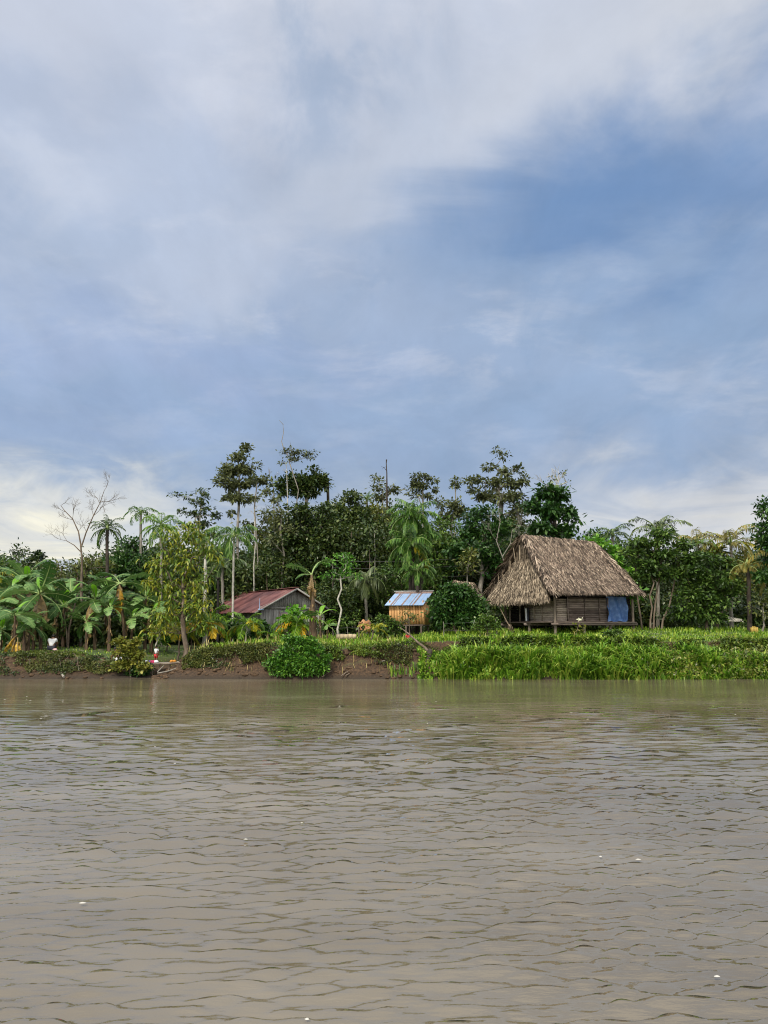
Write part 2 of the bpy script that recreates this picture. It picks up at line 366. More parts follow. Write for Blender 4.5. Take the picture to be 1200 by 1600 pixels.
# ---------- palms -------------------------------------------------------
FR = {}
def frond(mat, a0, curl=1.5, hang=.5, ll=.28, lw=.035, nl=22, rib='rib', plume=0., seed=0):
    key = (mat, a0, curl, hang, ll, lw, nl, rib, plume, seed)
    if key in FR: return FR[key]
    b = Buf(); n = 14; t = np.linspace(0, 1, n); a = a0 - curl * t ** 1.3
    P = np.zeros((n, 3)); side_w = R.normal(0, .25)
    for i in range(1, n):
        P[i] = P[i - 1] + np.array([math.cos(a[i]), side_w * t[i] * .5, math.sin(a[i])]) / (n - 1)
    tube(b, P, np.linspace(.014, .003, n), 4, 1, cap=False)
    for s in (-1, 1):
        tt = np.linspace(.14, .99, nl) + R.uniform(-.008, .008, nl)
        i = np.clip((tt * (n - 1)).astype(int), 0, n - 2); f = (tt * (n - 1) - i)[:, None]
        p = P[i] * (1 - f) + P[i + 1] * f; T = unit(P[i + 1] - P[i])
        Sd = np.tile([0, s * 1., 0], (nl, 1)); Up = np.cross(T, Sd) * s * -1; Up[:, 2] = abs(Up[:, 2])
        pl = R.normal(0, plume, nl)[:, None]
        D = unit(T * .55 + Sd * .8 + Up * (.25 + pl) + [0, 0, -hang])
        Ln = (ll * (np.sin(np.pi * np.clip(tt * .9 + .1, 0, 1)) ** .5 * .85 + .12) * R.uniform(.85, 1.1, nl))[:, None]
        D2 = unit(D + [0, 0, -.45 - hang * 1.3])
        Mi = p + D * Ln * .5; Ti = Mi + D2 * Ln * .55
        Wd = unit(np.cross(D, Up)) * lw * .5
        V = np.stack([p - Wd * .5, p + Wd * .5, Mi + Wd, Mi - Wd, Ti], 1).reshape(-1, 3); k = np.arange(nl)[:, None] * 5
        b.add(V, k + [0, 1, 2, 3], 0); b.f.append((k + [3, 2, 4] + b.n - 5 * nl, 0))
    FR[key] = b.mesh('frond', [M[mat], M[rib]]); return FR[key]
def palm(label, cpx, rpx, Y, mat, base=None, n=16, r0=.11, bark='barkg', hang=.5, ll=.28, lw=.03, curl=1.5, nl=22, group=None, name='palm_tree',
         cat='palm', mat2=None, n2=0, shaft=True, lo=-.35, hi=1.35, plume=.3, rib='rib', bend=.0, yb=None, side=0, trunk=True, seed=0):
    c = W(cpx[0], cpx[1], Y); L = rpx * mpp(Y) * 1.12
    bx = base if base is not None else cpx[0]
    x = W(bx, 984, Y)[0]; z = float(gz(x, Y)) if yb is None else W(bx, yb, Y)[2]; o = np.array([x, Y, z - .08])
    rt = root(name, o, label, cat, group)
    t = np.linspace(0, 1, 9)[:, None]; P = o + (c - o) * t; P[:, 0] += bend * np.sin(t[:, 0] * math.pi); P[1:-1] += R.normal(0, .02, (7, 3))
    if trunk:
        tb = Buf(); m = 40; tt = np.linspace(0, 1, m); Q = np.stack([np.interp(tt, t[:, 0], P[:, k]) for k in range(3)], 1)
        rr = r0 * (1 + .5 * np.exp(-tt * 12) - .2 * tt) * (1 + .07 * (np.arange(m) % 2))
        tube(tb, Q, rr, 8, 0); part('trunk', tb, [M[bark]], rt, o, smooth=True)
    if shaft:
        sb = Buf(); tube(sb, [c + [0, 0, -L * .05], c + [0, 0, L * .08], c + [0, 0, L * .22]], [r0 * .95, r0 * .9, r0 * .3], 7, 0); part('crownshaft', sb, [M['rib']], rt, o, smooth=True)
    for i in range(n + n2):
        az = i * 2.39996 + R.uniform(-.25, .25); f = (i + .5) / n if i < n else R.uniform(0, .35)
        a0 = lo + (hi - lo) * f + R.uniform(-.12, .12); a0 = round(a0 / .3) * .3
        mm = mat if i < n else mat2
        me = frond(mm, a0, curl, hang, ll, lw, nl, rib, plume, (i % 2) + seed)
        fo = link('frond', me, rt, c - o + np.array([0, 0, L * .03 * f])); fo.rotation_euler = (R.uniform(-.15, .15), 0, az)
        s = L * R.uniform(.82, 1.1) * (.8 if f > .9 else 1); fo.scale = (s, s, s)
    return rt
# ---------- bananas -----------------------------------------------------
BL = {}
def banleaf(mat, a0, curl=1.3, wid=.24, tear=.5, seed=0, rib='rib', fold=.25, pet=.14):
    key = (mat, a0, curl, wid, tear, seed, rib, fold)
    if key in BL: return BL[key]
    b = Buf(); n = 22; t = np.linspace(0, 1, n); a = a0 - curl * t ** 1.5
    P = np.zeros((n, 3)); sw = R.normal(0, .12)
    for i in range(1, n): P[i] = P[i - 1] + np.array([math.cos(a[i]), sw * t[i], math.sin(a[i])]) / (n - 1)
    tube(b, P, np.linspace(.02, .004, n), 5, 1, cap=False)
    ev = lambda q: np.array([np.interp(q, t, P[:, k]) for k in range(3)])
    for s in (-1, 1):
        q = pet; fo = fold
        while q < .985:
            dq = R.uniform(.02, .07) if R.random() < tear else R.uniform(.06, .14); q2 = min(.99, q + dq)
            fo = fold + R.uniform(-.25, .4) * tear
            ks = max(2, int((q2 - q) / .03) + 1); qq = np.linspace(q, q2, ks)
            gap = R.uniform(.0, .012) * (1 if tear > .2 else 0)
            row = []
            for j, u in enumerate(qq):
                p = ev(u); T = unit(ev(min(1, u + .02)) - ev(max(0, u - .02))); Sd = np.array([0, s, 0.]); Up = np.cross(T, Sd) * s; Up = Up if Up[2] > 0 else -Up
                v = (u - pet) / (1 - pet); ww = wid * .5 * (max(0, math.sin(math.pi * min(1, v * .93 + .05))) ** .55)
                g = gap * (1 if j == 0 else -1 if j == ks - 1 else 0)
                d1 = Sd * math.cos(fo * .5) + T * .18 + Up * (.22 - fo * .6); d2 = Sd * math.cos(fo) + T * .25 - Up * fo * 1.1 + np.array([0, 0, -.15 * fo])
                m_ = p + T * g + d1 * ww * .5; e_ = m_ + T * g + d2 * ww * .5 * (R.uniform(.9, 1.06) if tear > .2 else 1)
                row.append([p, m_, e_])
            V = np.array(row).reshape(-1, 3); Fq = []
            for j in range(ks - 1):
                for h in range(2): Fq.append([j * 3 + h, j * 3 + h + 1, j * 3 + h + 4, j * 3 + h + 3])
            b.add(V, Fq, 0); q = q2
    BL[key] = b.mesh('leaf', [M[mat], M[rib]]); return BL[key]
def banana(label, cpx, rpx, Y, base=None, n=9, mats=('ban', 'banl'), dead=0, fresh=1, r0=.11, hi=1.35, lo=-.45, azs=None, spec=None, deadm='banb', group='banana plants on the river bank', tear=.6, stem=True):
    c = W(cpx[0], cpx[1], Y); L = rpx * mpp(Y) * 1.36; bx = base if base is not None else cpx[0]
    x = W(bx, 984, Y)[0]; z = float(gz(x, Y)); o = np.array([x, Y, z - .08]); rt = root('banana_plant', o, label, 'banana plant', group)
    tb = Buf(); t = np.linspace(0, 1, 8)[:, None]; P = o + (c - o) * t; tube(tb, P, r0 * (1. - .5 * t[:, 0]), 8, 0)
    # shaggy dry sheaths hanging on the stem
    k = 26; q = R.uniform(.25, .98, k); pp = o + (c - o) * q[:, None]; an = R.uniform(0, 6.28, k)
    pp = pp + np.stack([np.cos(an), np.sin(an), 0 * an], 1) * r0 * .8
    leaves(tb, pp, np.stack([np.cos(an) * .35, np.sin(an) * .35, -1 + 0 * an], 1), R.uniform(.25, .6, k) * L * .35, .28, .1, 1)
    part('stem', tb, [M['bstem'], M['banb']], rt, o, smooth=[0])
    items = []
    if spec:
        items = spec
    else:
        for i in range(n):
            f = (i + .5) / n; az = i * 2.4 + R.uniform(-.3, .3); items.append((az, lo + (hi - lo) * f + R.uniform(-.1, .1), R.uniform(.8, 1.08), mats[int(R.random() < .5)]))
        for i in range(dead): items.append((R.uniform(0, 6.28), -.6 - R.uniform(0, .3), R.uniform(.6, .8), deadm))
        if fresh: items.append((R.uniform(0, 6.28), 1.35, .62, 'banf'))
    for i, (az, a0, sc_, mt) in enumerate(items):
        roll = R.choice([-1, 1]) * R.uniform(.15, .7)
        a0 = round(a0 / .2) * .2; dm = mt in ('banb', 'bany')
        me = banleaf(mt, a0, 1.3 if not dm else .9, .33 if mt != 'banf' else .26, tear if mt != 'banf' else 0., i % 3, 'rib' if not dm else 'ribd', .25 if not dm else .7)
        lo_ = link('leaf', me, rt, c - o); lo_.rotation_euler = (roll if not dm and mt != 'banf' else 0, 0, az); s = L * sc_; lo_.scale = (s, s, s)
    return rt
SUN_EL, SUN_AZ, SUN_E, SUN_ANG = 45, 205, 3.4, 10   # behind the camera, slightly left
OVER, BACK, EXPO = 1.9, 1.9, 0.0
# ======================= setting ==========================================
def grid_mesh(name, X, Yv, Z, mat, smooth=True):
    h, w = X.shape; b = Buf(); V = np.stack([X, Yv, Z], -1).reshape(-1, 3)
    i = np.arange(h - 1)[:, None] * w; j = np.arange(w - 1)[None]
    b.add(V, np.stack([i + j, i + j + 1, i + w + j + 1, i + w + j], -1).reshape(-1, 4))
    return link(name, b.mesh(name, [mat], smooth=smooth))
def ground_mat():
    m, nt, out = newmat('river_bank_soil'); L = nt.links
    tc = N(nt, 'ShaderNodeTexCoord'); g = N(nt, 'ShaderNodeNewGeometry'); sx = N(nt, 'ShaderNodeSeparateXYZ'); L.new(g.outputs['Normal'], sx.inputs[0])
    n1 = N(nt, 'ShaderNodeTexNoise', i_Scale=1.3, i_Detail=9., i_Roughness=.65); L.new(tc.outputs['Object'], n1.inputs['Vector'])
    n2 = N(nt, 'ShaderNodeTexNoise', i_Scale=9., i_Detail=8., i_Roughness=.7); L.new(tc.outputs['Object'], n2.inputs['Vector'])
    soil = ramp(nt, [(.3, (.015, .009, .005)), (.45, (.045, .026, .013)), (.6, (.09, .052, .026)), (.8, (.16, .102, .055))]); L.new(n2.outputs[0], soil.inputs[0])
    path = ramp(nt, [(.35, (.04, .07, .018)), (.55, (.08, .12, .03)), (.66, (.2, .17, .13)), (.8, (.28, .24, .19))]); L.new(n1.outputs[0], path.inputs[0])
    mr0 = N(nt, 'ShaderNodeMapRange', n_1=.72, n_2=.93); L.new(sx.outputs[2], mr0.inputs[0])
    sp = N(nt, 'ShaderNodeSeparateXYZ'); L.new(tc.outputs['Object'], sp.inputs[0]); hz = N(nt, 'ShaderNodeMapRange', n_1=.45, n_2=.85); L.new(sp.outputs[2], hz.inputs[0])
    mr = N(nt, 'ShaderNodeMath', operation='MULTIPLY'); L.new(mr0.outputs[0], mr.inputs[0]); L.new(hz.outputs[0], mr.inputs[1])
    mx = N(nt, 'ShaderNodeMix', data_type='RGBA'); L.new(mr.outputs[0], mx.inputs[0]); L.new(soil.outputs[0], mx.inputs[6]); L.new(path.outputs[0], mx.inputs[7])
    # wet dark mud rim close to the water level
    wr = N(nt, 'ShaderNodeMapRange', n_1=.02, n_2=.3); L.new(sp.outputs[2], wr.inputs[0])
    wet = N(nt, 'ShaderNodeMix', data_type='RGBA'); wet.inputs[6].default_value = (.032, .022, .013, 1); L.new(wr.outputs[0], wet.inputs[0]); L.new(mx.outputs[2], wet.inputs[7])
    p = N(nt, 'ShaderNodeBsdfPrincipled', i_Roughness=.9); L.new(wet.outputs[2], p.inputs['Base Color'])
    bp = N(nt, 'ShaderNodeBump', i_Strength=.9, i_Distance=.08); L.new(n2.outputs[0], bp.inputs['Height']); L.new(bp.outputs[0], p.inputs['Normal'])
    L.new(p.outputs[0], out.inputs[0]); return m
ys = np.concatenate([np.arange(33, 41.5, .07), np.arange(41.5, 60, .35), np.linspace(60, 140, 30), [200, 400, 900, 2500]])
xs = np.arange(-27, 27.01, .11); ex = np.concatenate([np.arange(27.5, 60, 1.), [75, 100, 160, 300, 700, 1800]]); xs = np.concatenate([-ex[::-1], xs, ex])
X, Yg = np.meshgrid(xs, ys); Z = gz(X, Yg); Z[Yg > 190] = 2.6
gr = tag(grid_mesh('ground', X, Yg, Z, ground_mat()), kind='structure')
# ---------- water -------------------------------------------------------
def water_mat():
    m, nt, out = newmat('muddy_river_water'); L = nt.links
    tc = N(nt, 'ShaderNodeTexCoord')
    def nz(sc, scale, det): 
        mp = N(nt, 'ShaderNodeMapping'); mp.inputs['Scale'].default_value = sc; L.new(tc.outputs['Object'], mp.inputs[0])
        n = N(nt, 'ShaderNodeTexNoise', i_Scale=scale, i_Detail=det, i_Roughness=.55); L.new(mp.outputs[0], n.inputs['Vector']); return n
    a = nz((1.1, 5.5, 1), 1., 2.); c = nz((3.5, 11, 1), 1., 4.); big = nz((.5, 1., 1), .35, 5.)
    d = nz((.35, 1.7, 1), 1., 2.); b0 = N(nt, 'ShaderNodeBump', i_Strength=1., i_Distance=.012); L.new(d.outputs[0], b0.inputs['Height'])
    b1 = N(nt, 'ShaderNodeBump', i_Strength=1., i_Distance=.011); L.new(a.outputs[0], b1.inputs['Height']); L.new(b0.outputs[0], b1.inputs['Normal'])
    b2 = N(nt, 'ShaderNodeBump', i_Strength=1., i_Distance=.006); L.new(c.outputs[0], b2.inputs['Height']); L.new(b1.outputs[0], b2.inputs['Normal'])
    r = ramp(nt, [(.35, (.125, .1, .062)), (.55, (.165, .136, .09)), (.7, (.21, .178, .125))]); L.new(big.outputs[0], r.inputs[0])
    p = N(nt, 'ShaderNodeBsdfPrincipled', i_Roughness=.03, i_IOR=2.0); p.inputs['Specular IOR Level'].default_value = .5
    L.new(r.outputs[0], p.inputs['Base Color']); L.new(b2.outputs[0], p.inputs['Normal']); L.new(p.outputs[0], out.inputs[0]); return m
yy = [3.2]
while yy[-1] < 37.6: yy.append(yy[-1] + max(.021, .00024 * yy[-1] ** 2))
yw = np.array([-400, -60, -15, -4, 0, 1.5, 2.6] + yy + [39.0])
u = np.concatenate([-np.array([60, 15, 5, 2.5, 1.6])[::1], np.linspace(-1.1, 1.1, 620), [1.6, 2.5, 5, 15, 60]])
U, YW = np.meshgrid(u, yw); XW = U * np.maximum(YW, 8) * .62 / .62
A = np.zeros_like(XW); rw = np.random.default_rng(3)
spac = np.maximum(.021, .00024 * YW ** 2); core = (YW > 3.1) & (YW < 37.7) & (abs(U) < 1.15)
gate = [fbm(XW * (.22, 1.3, .5, 2.0)[k] + 9 * k, YW * (.3, 1.8, .7, 3.0)[k], 40 + 7 * k, 3) for k in range(4)]
for k in range(84):
    lam = .07 * (.62 / .07) ** rw.random(); th = rw.normal(0, .3); kx, ky = math.sin(th) * .62, math.cos(th)
    amp = .0095 * lam ** .75 / math.sqrt(70 / 10.) * (np.interp(YW, [5, 16], [.28, 1.15]) if lam > .3 else 1.35); ph = rw.uniform(0, 6.28)
    a = amp * np.clip((lam / spac - 2.2) / 3, 0, 1) * np.clip(1 + 1.5 * gate[k % 4], .1, 2.2)
    q = np.sin(2 * math.pi / lam * (kx * XW + ky * YW) + ph + 2.0 * gate[(k + 1) % 4])
    A += a * (q + .25 * (q * q - .5))
A *= core * np.interp(YW, [4, 7, 12, 22, 37], [.8, 1.1, 1.55, 1.5, 1.1]); YW = YW + 4.5 * A * (YW < 37)
wat = tag(grid_mesh('river_water', XW, YW, A, water_mat()), kind='structure')
# ---------- grass and ground cover --------------------------------------
def xr(px0, px1, Y): return W(px0, 984, Y)[0], W(px1, 984, Y)[0]
def scatter(n, px0, px1, y0, y1):
    px = R.uniform(px0, px1, n); Y = R.uniform(y0, y1, n); x = (px - 600) / F * Y * 1.0
    x = x / (math.cos(TH)) * math.cos(TH); return x, Y, gz(x, Y)
def pxof(x, Y): return 600 + F * x / 38.0
M['grassT'] = leafmat('tall_grass_blades', gs((.035, .09, .012), (.1, .22, .025), (.2, .37, .045), (.42, .5, .13)), tr=.35, nscale=1.1)
M['grassS'] = leafmat('short_grass_blades', gs((.045, .1, .014), (.12, .24, .026), (.23, .38, .045), (.42, .48, .1)), tr=.35, nscale=1.)
M['creep']  = leafmat('bank_creeper_leaves', gs((.03, .05, .015), (.06, .11, .02), (.12, .19, .035), (.22, .26, .06)), nscale=.9)
M['creepd'] = leafmat('dull_bank_leaves', gs((.022, .03, .013), (.045, .06, .02), (.09, .115, .033), (.18, .18, .07)), nscale=.9)
M['dry']    = leafmat('dry_stalks', gs((.2, .16, .08), (.36, .29, .16), (.5, .42, .25)), tr=.1)
# tall grass on the right terrace
b = Buf(); x, Y, z = scatter(46000, 652, 1420, 35.75, 38.75); p = pxof(x, Y)
nn = fbm(x * .5, Y * .5, 77, 3); cl_ = np.clip(fbm(x * 1.7, Y * 1.3, 177, 3) + .55, 0, 1.1); hh = (.16 + .34 * np.clip(nn + .5, 0, 1) + .42 * cl_ ** 2) * np.clip((p - 640) / 60, .3, 1) * np.where(p > 1100, .7, 1) * np.interp(Y, [36, 36.6, 38, 38.8], [1, 1.25, 1.0, .5])
keep = (fbm(x * .8, Y * .8, 55, 3) > -.45) & (Y > 35.95 + .45 * fbm(x * .9, x * 0, 19, 3)) & (R.random(len(x)) < .35 + .65 * cl_)
blades(b, np.stack([x, Y, np.maximum(z, -.05) - .02], 1)[keep], (hh * R.uniform(.45, 1.6, len(x)))[keep], R.uniform(.035, .11, keep.sum()), 1.25)
tag(link('tall_grass', b.mesh('tall_grass', [M['grassT']])), 'bright green tall broad-bladed grass growing down the right bank to the water', 'grass', kind='stuff')
# leafy weeds among it
b = Buf()
x, Y, z = scatter(9000, 940, 1420, 35.9, 38.6); z = np.maximum(z, 0) + np.clip(fbm(x * .8, Y, 12, 3), 0, 1) * .3; leaves(b, np.stack([x, Y, z + R.uniform(0, .5, len(x))], 1), R.normal(0, 1, (len(x), 3)), R.uniform(.08, .2, len(x)), .55)
for a0, a1, k in ((1060, 1180, 2600), (700, 1420, 3200)):
    x, Y, z = scatter(k, a0, a1, 38.0, 38.9); leaves(b, np.stack([x, Y, z + R.uniform(-.05, .3, len(x))], 1), R.normal(0, 1, (len(x), 3)), R.uniform(.08, .18, len(x)), .5)
tag(link('leafy_weeds', b.mesh('leafy_weeds', [M['olive']])), 'olive and yellowing leafy weeds tangled through the tall grass at the right', 'weeds', kind='stuff')
# short grass on the flat top
b = Buf(); x, Y, z = scatter(90000, -160, 1420, 37.3, 47); p = pxof(x, Y); s = Y - 38.2
den = np.where(p < 300, .16, np.where(p < 420, .7, 1.)) * np.interp(Y, [37, 44, 47], [1, .8, .35])
bare = fbm(x * .45, Y * 1.2, 91, 4); keep = (R.random(len(x)) < den) & (z > np.interp(p, EPX, EZ) * .93 - .05) & ((bare < .28) | (p < 1000))
h_ = np.where(p > 300, .2, .1) * (1 + 1.4 * np.clip(fbm(x * 1.2, Y * 1.2, 63, 3), -.5, 1))
blades(b, np.stack([x, Y, z - .02], 1)[keep], (h_ * R.uniform(.5, 1.5, len(x)))[keep], R.uniform(.02, .05, keep.sum()), .8)
tag(link('short_grass', b.mesh('short_grass', [M['grassS']])), 'short bright green grass covering the flat top of the river bank', 'grass', kind='stuff')
# creepers over the bank lip
def creeper(name, lab, px0, px1, n, y0, y1, mat, L=(.09, .2), th=.3, mask=-.15, seed=70, zmin=.25):
    b = Buf(); x, Y, z = scatter(n, px0, px1, y0, y1)
    k = (fbm(x * .9, z * 1.4 + Y * .3, seed, 4) > mask) & (z > zmin + .4 * fbm(x * 1.3, x * 0, seed + 9, 3)); x, Y, z = x[k], Y[k], z[k]; m = len(x)
    t = R.uniform(0, 1, m) * th * (1 + fbm(x * 1.5, Y * 1.5, seed + 5, 3)); P = np.stack([x, Y - t * .8, z + t * .35], 1)
    leaves(b, P, R.normal(0, .6, (m, 3)) + [0, -.7, -.1], R.uniform(*L, m), .6, .2)
    return tag(link(name, b.mesh(name, [M[mat]])), lab, 'creepers', kind='stuff')
creeper('bank_creepers', 'dull green creepers matting the steep bank face left of the brown cove', -160, 200, 36000, 36.7, 38.8, 'creepd', mask=-.13, th=.25, L=(.05, .11), zmin=.42)
creeper('bank_creepers', 'brown-green creepers covering the rounded mound below the yellow palms', 292, 425, 34000, 36.6, 39.0, 'creepd', mask=-.12, th=.22, L=(.05, .12), zmin=.55)
creeper('bank_creepers', 'green vines hanging over the soil lip in the middle of the bank', 505, 610, 20000, 37.0, 39.0, 'creep', mask=-.12, th=.28, L=(.06, .13), zmin=.95, seed=71)
creeper('bank_creepers', 'dull vines draped lower down the bank behind the leaning dead log', 585, 700, 16000, 36.9, 39.0, 'creepd', mask=-.02, th=.22, L=(.05, .12), zmin=.6, seed=72)
creeper('bank_creepers', 'low shaded creepers along the small cliff above the tall grass', 690, 1420, 24000, 38.2, 39.0, 'creep', mask=-.25, zmin=.9)
creeper('bank_creepers', 'thin green creepers trailing over the grassy edge left of the cove', 40, 200, 20000, 37.5, 39.2, 'creep', mask=-.05, th=.16, L=(.06, .13), zmin=.6)
creeper('bank_creepers', 'dark scrub and roots trailing down to the mud along the left half of the bank', -160, 440, 26000, 36.5, 38.4, 'dark', mask=.06, th=.18, L=(.05, .12), zmin=.3, seed=88)
# undergrowth at the wood's foot
def under(name, lab, pts, mat, L=.24, n=120, rc=.6):
    b = Buf(); C = []
    for (px, py, Y, rx, rz) in pts:
        c = W(px, py, Y); C.append(c + in_ell(max(3, int(rx * rz / 60))) * [rx * mpp(Y), .7, rz * mpp(Y)])
    C = np.concatenate(C); leafcloud(b, C, rc, n, L, .5, .2, .8); return tag(link(name, b.mesh(name, [M[mat]])), lab, 'undergrowth', kind='stuff')
rr = R
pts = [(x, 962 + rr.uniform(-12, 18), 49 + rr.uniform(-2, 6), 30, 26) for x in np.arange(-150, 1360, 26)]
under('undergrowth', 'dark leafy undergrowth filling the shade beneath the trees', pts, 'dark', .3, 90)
pts = [(x, 975 + rr.uniform(-6, 6), 46.5 + rr.uniform(0, 1.5), 16, 9) for x in list(np.arange(200, 600, 22)) + list(np.arange(660, 780, 24)) + list(np.arange(1080, 1200, 30))]
under('low_bushes', 'low green bushes along the back edge of the clearing', pts, 'mid', .2, 60, .4)
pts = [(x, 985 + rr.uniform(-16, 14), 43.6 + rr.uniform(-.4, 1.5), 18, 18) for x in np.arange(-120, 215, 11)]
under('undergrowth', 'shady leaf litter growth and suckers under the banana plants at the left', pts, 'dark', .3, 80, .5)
# distant wood
def skyl(px): return 3 * np.sin(px * .09) + 4 * np.sin(px * .037 + 1) + np.interp(px, [-300, 0, 40, 80, 95, 120, 150, 185, 210, 270, 330, 345, 400, 425, 440, 500, 530, 560, 600, 640, 690, 720, 760, 840, 890, 905, 940, 990, 1040, 1100, 1150, 1200, 1500],
                               [870, 872, 868, 878, 892, 880, 862, 842, 842, 846, 846, 838, 850, 815, 800, 785, 785, 785, 785, 800, 812, 815, 810, 815, 820, 842, 850, 838, 850, 866, 866, 835, 830])
def wood(name, lab, Y0, Y1, dy, mat, n, L, seed, lo=985):
    b = Buf(); C = []
    for k in range(n):
        px = R.uniform(-260, 1460); Y = R.uniform(Y0, Y1); t = skyl(px) + dy; py = t + (lo - t) * R.random() ** 1.3
        C.append(W(px, py + 14, Y))
    C = np.array(C); leafcloud(b, C, 1.0, int(46 * (.42 / L) ** 1.6), L, .55, .2, .75)
    # thin stems that carry the leaves
    for c in C[::5]:
        z0 = float(gz(c[0], c[1])) - .1; tube(b, [[c[0] + R.normal(0, .3), c[1], z0], [c[0] + R.normal(0, .2), c[1], (z0 + c[2]) / 2], c], [.09, .07, .03], 5, 1, cap=False)
    return tag(link(name, b.mesh(name, [M[mat], M['bark']])), lab, 'woodland', kind='stuff')
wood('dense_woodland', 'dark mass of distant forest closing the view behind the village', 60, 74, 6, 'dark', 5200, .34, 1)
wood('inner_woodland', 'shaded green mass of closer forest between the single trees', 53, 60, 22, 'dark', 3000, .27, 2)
# ======================= trees ============================================
GB = 'trees of the wood behind the village'
tree('round-topped dark tree rising above the treeline at the far left edge', 30, 68, [(27, 862, 13, 12), (12, 885, 26, 18), (45, 885, 26, 16)], 'dark', .34, .7, 90, group=GB)
tree('dark ragged tree between the far-left round tree and the leafless tree', 68, 66, [(62, 868, 14, 14), (75, 885, 18, 14), (52, 880, 12, 10)], 'dark', .34, .65, 70, group=GB)
tree('low dark tree at the left frame edge behind the banana plants', -20, 58, [(-20, 890, 40, 30), (15, 905, 40, 25)], 'mid', .3, .7, 80, group=GB)
tree('dull olive-brown airy tree around the trunk of the leafless tree', 118, 51, [(108, 882, 26, 14), (150, 885, 32, 24), (120, 910, 40, 22), (95, 905, 22, 18)], 'olive', .24, .5, 34, group=GB, fill=.8)
tree('smooth rounded dense green tree right of the small dark palm', 208, 53, [(207, 885, 26, 46), (195, 850, 18, 14), (218, 910, 22, 40), (180, 900, 18, 35)], 'deep', .26, .6, 95, group=GB)
tree('shaded green tree behind the dry banana plant with the hanging orange leaf', 160, 50, [(165, 925, 34, 30), (140, 950, 34, 30), (200, 950, 34, 30)], 'dark', .28, .6, 70, group=GB)
# drooping yellow-green tree
x0 = W(291, 984, 39.6)[0]
tree('large airy yellow-green tree with long drooping leaves and a thick brown trunk beside the landing', 291, 39.6,
     [(262, 842, 26, 24), (300, 840, 34, 24), (250, 880, 20, 24), (325, 862, 18, 22), (282, 872, 30, 22), (312, 905, 26, 28), (240, 915, 16, 26), (268, 925, 24, 26), (300, 950, 28, 26), (262, 965, 26, 20), (244, 985, 16, 14), (318, 975, 18, 16), (340, 880, 14, 12)],
     'avo', .31, .36, 20, .15, 'bark', .95, w=.26, droop=.35, two=True, flat=.8, top=(286, 900), updir=.0, wob=.09)
tree('thin dark tree with stacked flat leaf tiers behind the yellow-green tree', 312, 56, [(313, 768, 10, 5), (320, 778, 10, 5), (306, 785, 16, 5), (322, 797, 9, 6), (305, 803, 17, 6), (316, 818, 20, 7), (296, 824, 16, 7), (335, 805, 12, 5), (330, 835, 16, 8), (292, 776, 6, 4), (273, 772, 6, 3), (283, 800, 10, 5), (308, 840, 20, 8)],
     'dark', .26, .38, 42, .12, 'barkg', 1., flat=.4, top=(314, 790), group=GB)
tree('tallest feathery tree on the left with tufted crown on a thin trunk', 372, 58, [(385, 700, 12, 8), (372, 715, 14, 10), (354, 735, 18, 14), (380, 735, 18, 13), (345, 750, 12, 10), (400, 726, 6, 7), (365, 758, 18, 12), (390, 755, 14, 9), (355, 775, 12, 7), (378, 780, 18, 9), (398, 780, 9, 6), (362, 800, 8, 5)],
     'grey', .3, .42, 63, .13, 'barkg', 1., top=(374, 745), group=GB, flat=.5)
tree('slim pale-trunked tree with a small flat tuft right of the tallest feathery tree', 400, 56, [(408, 752, 12, 6), (396, 748, 9, 5), (415, 748, 7, 4), (402, 775, 5, 4)], 'grey', .28, .36, 60, .065, 'barkg', 1., top=(402, 752), group=GB, flat=.45, wob=.03)
tree('spindly umbrella-topped tree with a bare twig pointing at the sky', 448, 57, [(455, 703, 10, 3.5), (468, 708, 16, 3.5), (484, 707, 10, 4), (446, 706, 8, 3), (462, 716, 14, 3), (485, 714, 7, 2.5), (441, 722, 3, 2)], 'grey', .2, .3, 33, .055, 'barkg', .9, top=(452, 722), wob=.12, group=GB, flat=.35,
     extra=lambda b: (tube(b, [W(450, 712, 57), W(443, 700, 57), W(440, 690, 57.1), W(443, 676, 57), W(442, 662, 57)], [.05, .04, .03, .025, .012], 5), tube(b, [W(443, 664, 57), W(436, 656, 57)], [.02, .01], 4), tube(b, [W(456, 704, 57), W(453, 690, 57)], [.02, .01], 4)))
tree('tree with a wide dark rounded crown just right of the umbrella-topped tree', 494, 58, [(462, 752, 24, 13), (490, 755, 24, 15), (492, 735, 9, 9), (440, 757, 12, 12), (505, 750, 10, 14), (475, 768, 22, 10), (446, 770, 12, 6)], 'dark', .3, .5, 110, .18, 'barkg', 1.2, group=GB, flat=.6, top=(480, 768))
tree('thin sparse tree with loose dark tufts left of the wide dark crown', 440, 54, [(418, 769, 10, 4), (430, 782, 10, 5), (422, 796, 8, 4), (440, 800, 12, 6), (432, 815, 14, 7), (447, 830, 14, 9), (428, 845, 12, 8)], 'grey', .28, .36, 51, .09, 'barkg', 1., group=GB, top=(440, 800))
tree('airy yellowish-olive tree behind the palm with the slim pale trunk', 410, 60, [(420, 810, 24, 12), (405, 830, 26, 16), (440, 830, 18, 14), (385, 820, 14, 8), (415, 855, 30, 14)], 'olive', .28, .5, 42, .12, 'barkg', .9, group=GB)
tree('broad near-black tree filling the middle left of the wood', 478, 55, [(470, 805, 34, 26), (480, 850, 38, 30), (455, 850, 26, 30), (505, 815, 28, 30), (490, 890, 40, 26)], 'dark', .3, .65, 100, .2, 'barkg', 1., group=GB)
tree('tall domed dark olive tree in the centre of the wood', 538, 57, [(545, 778, 24, 14), (528, 800, 30, 20), (560, 802, 26, 22), (540, 840, 42, 28), (520, 870, 36, 28)], 'dark', .3, .62, 95, .2, 'barkg', 1., group=GB)
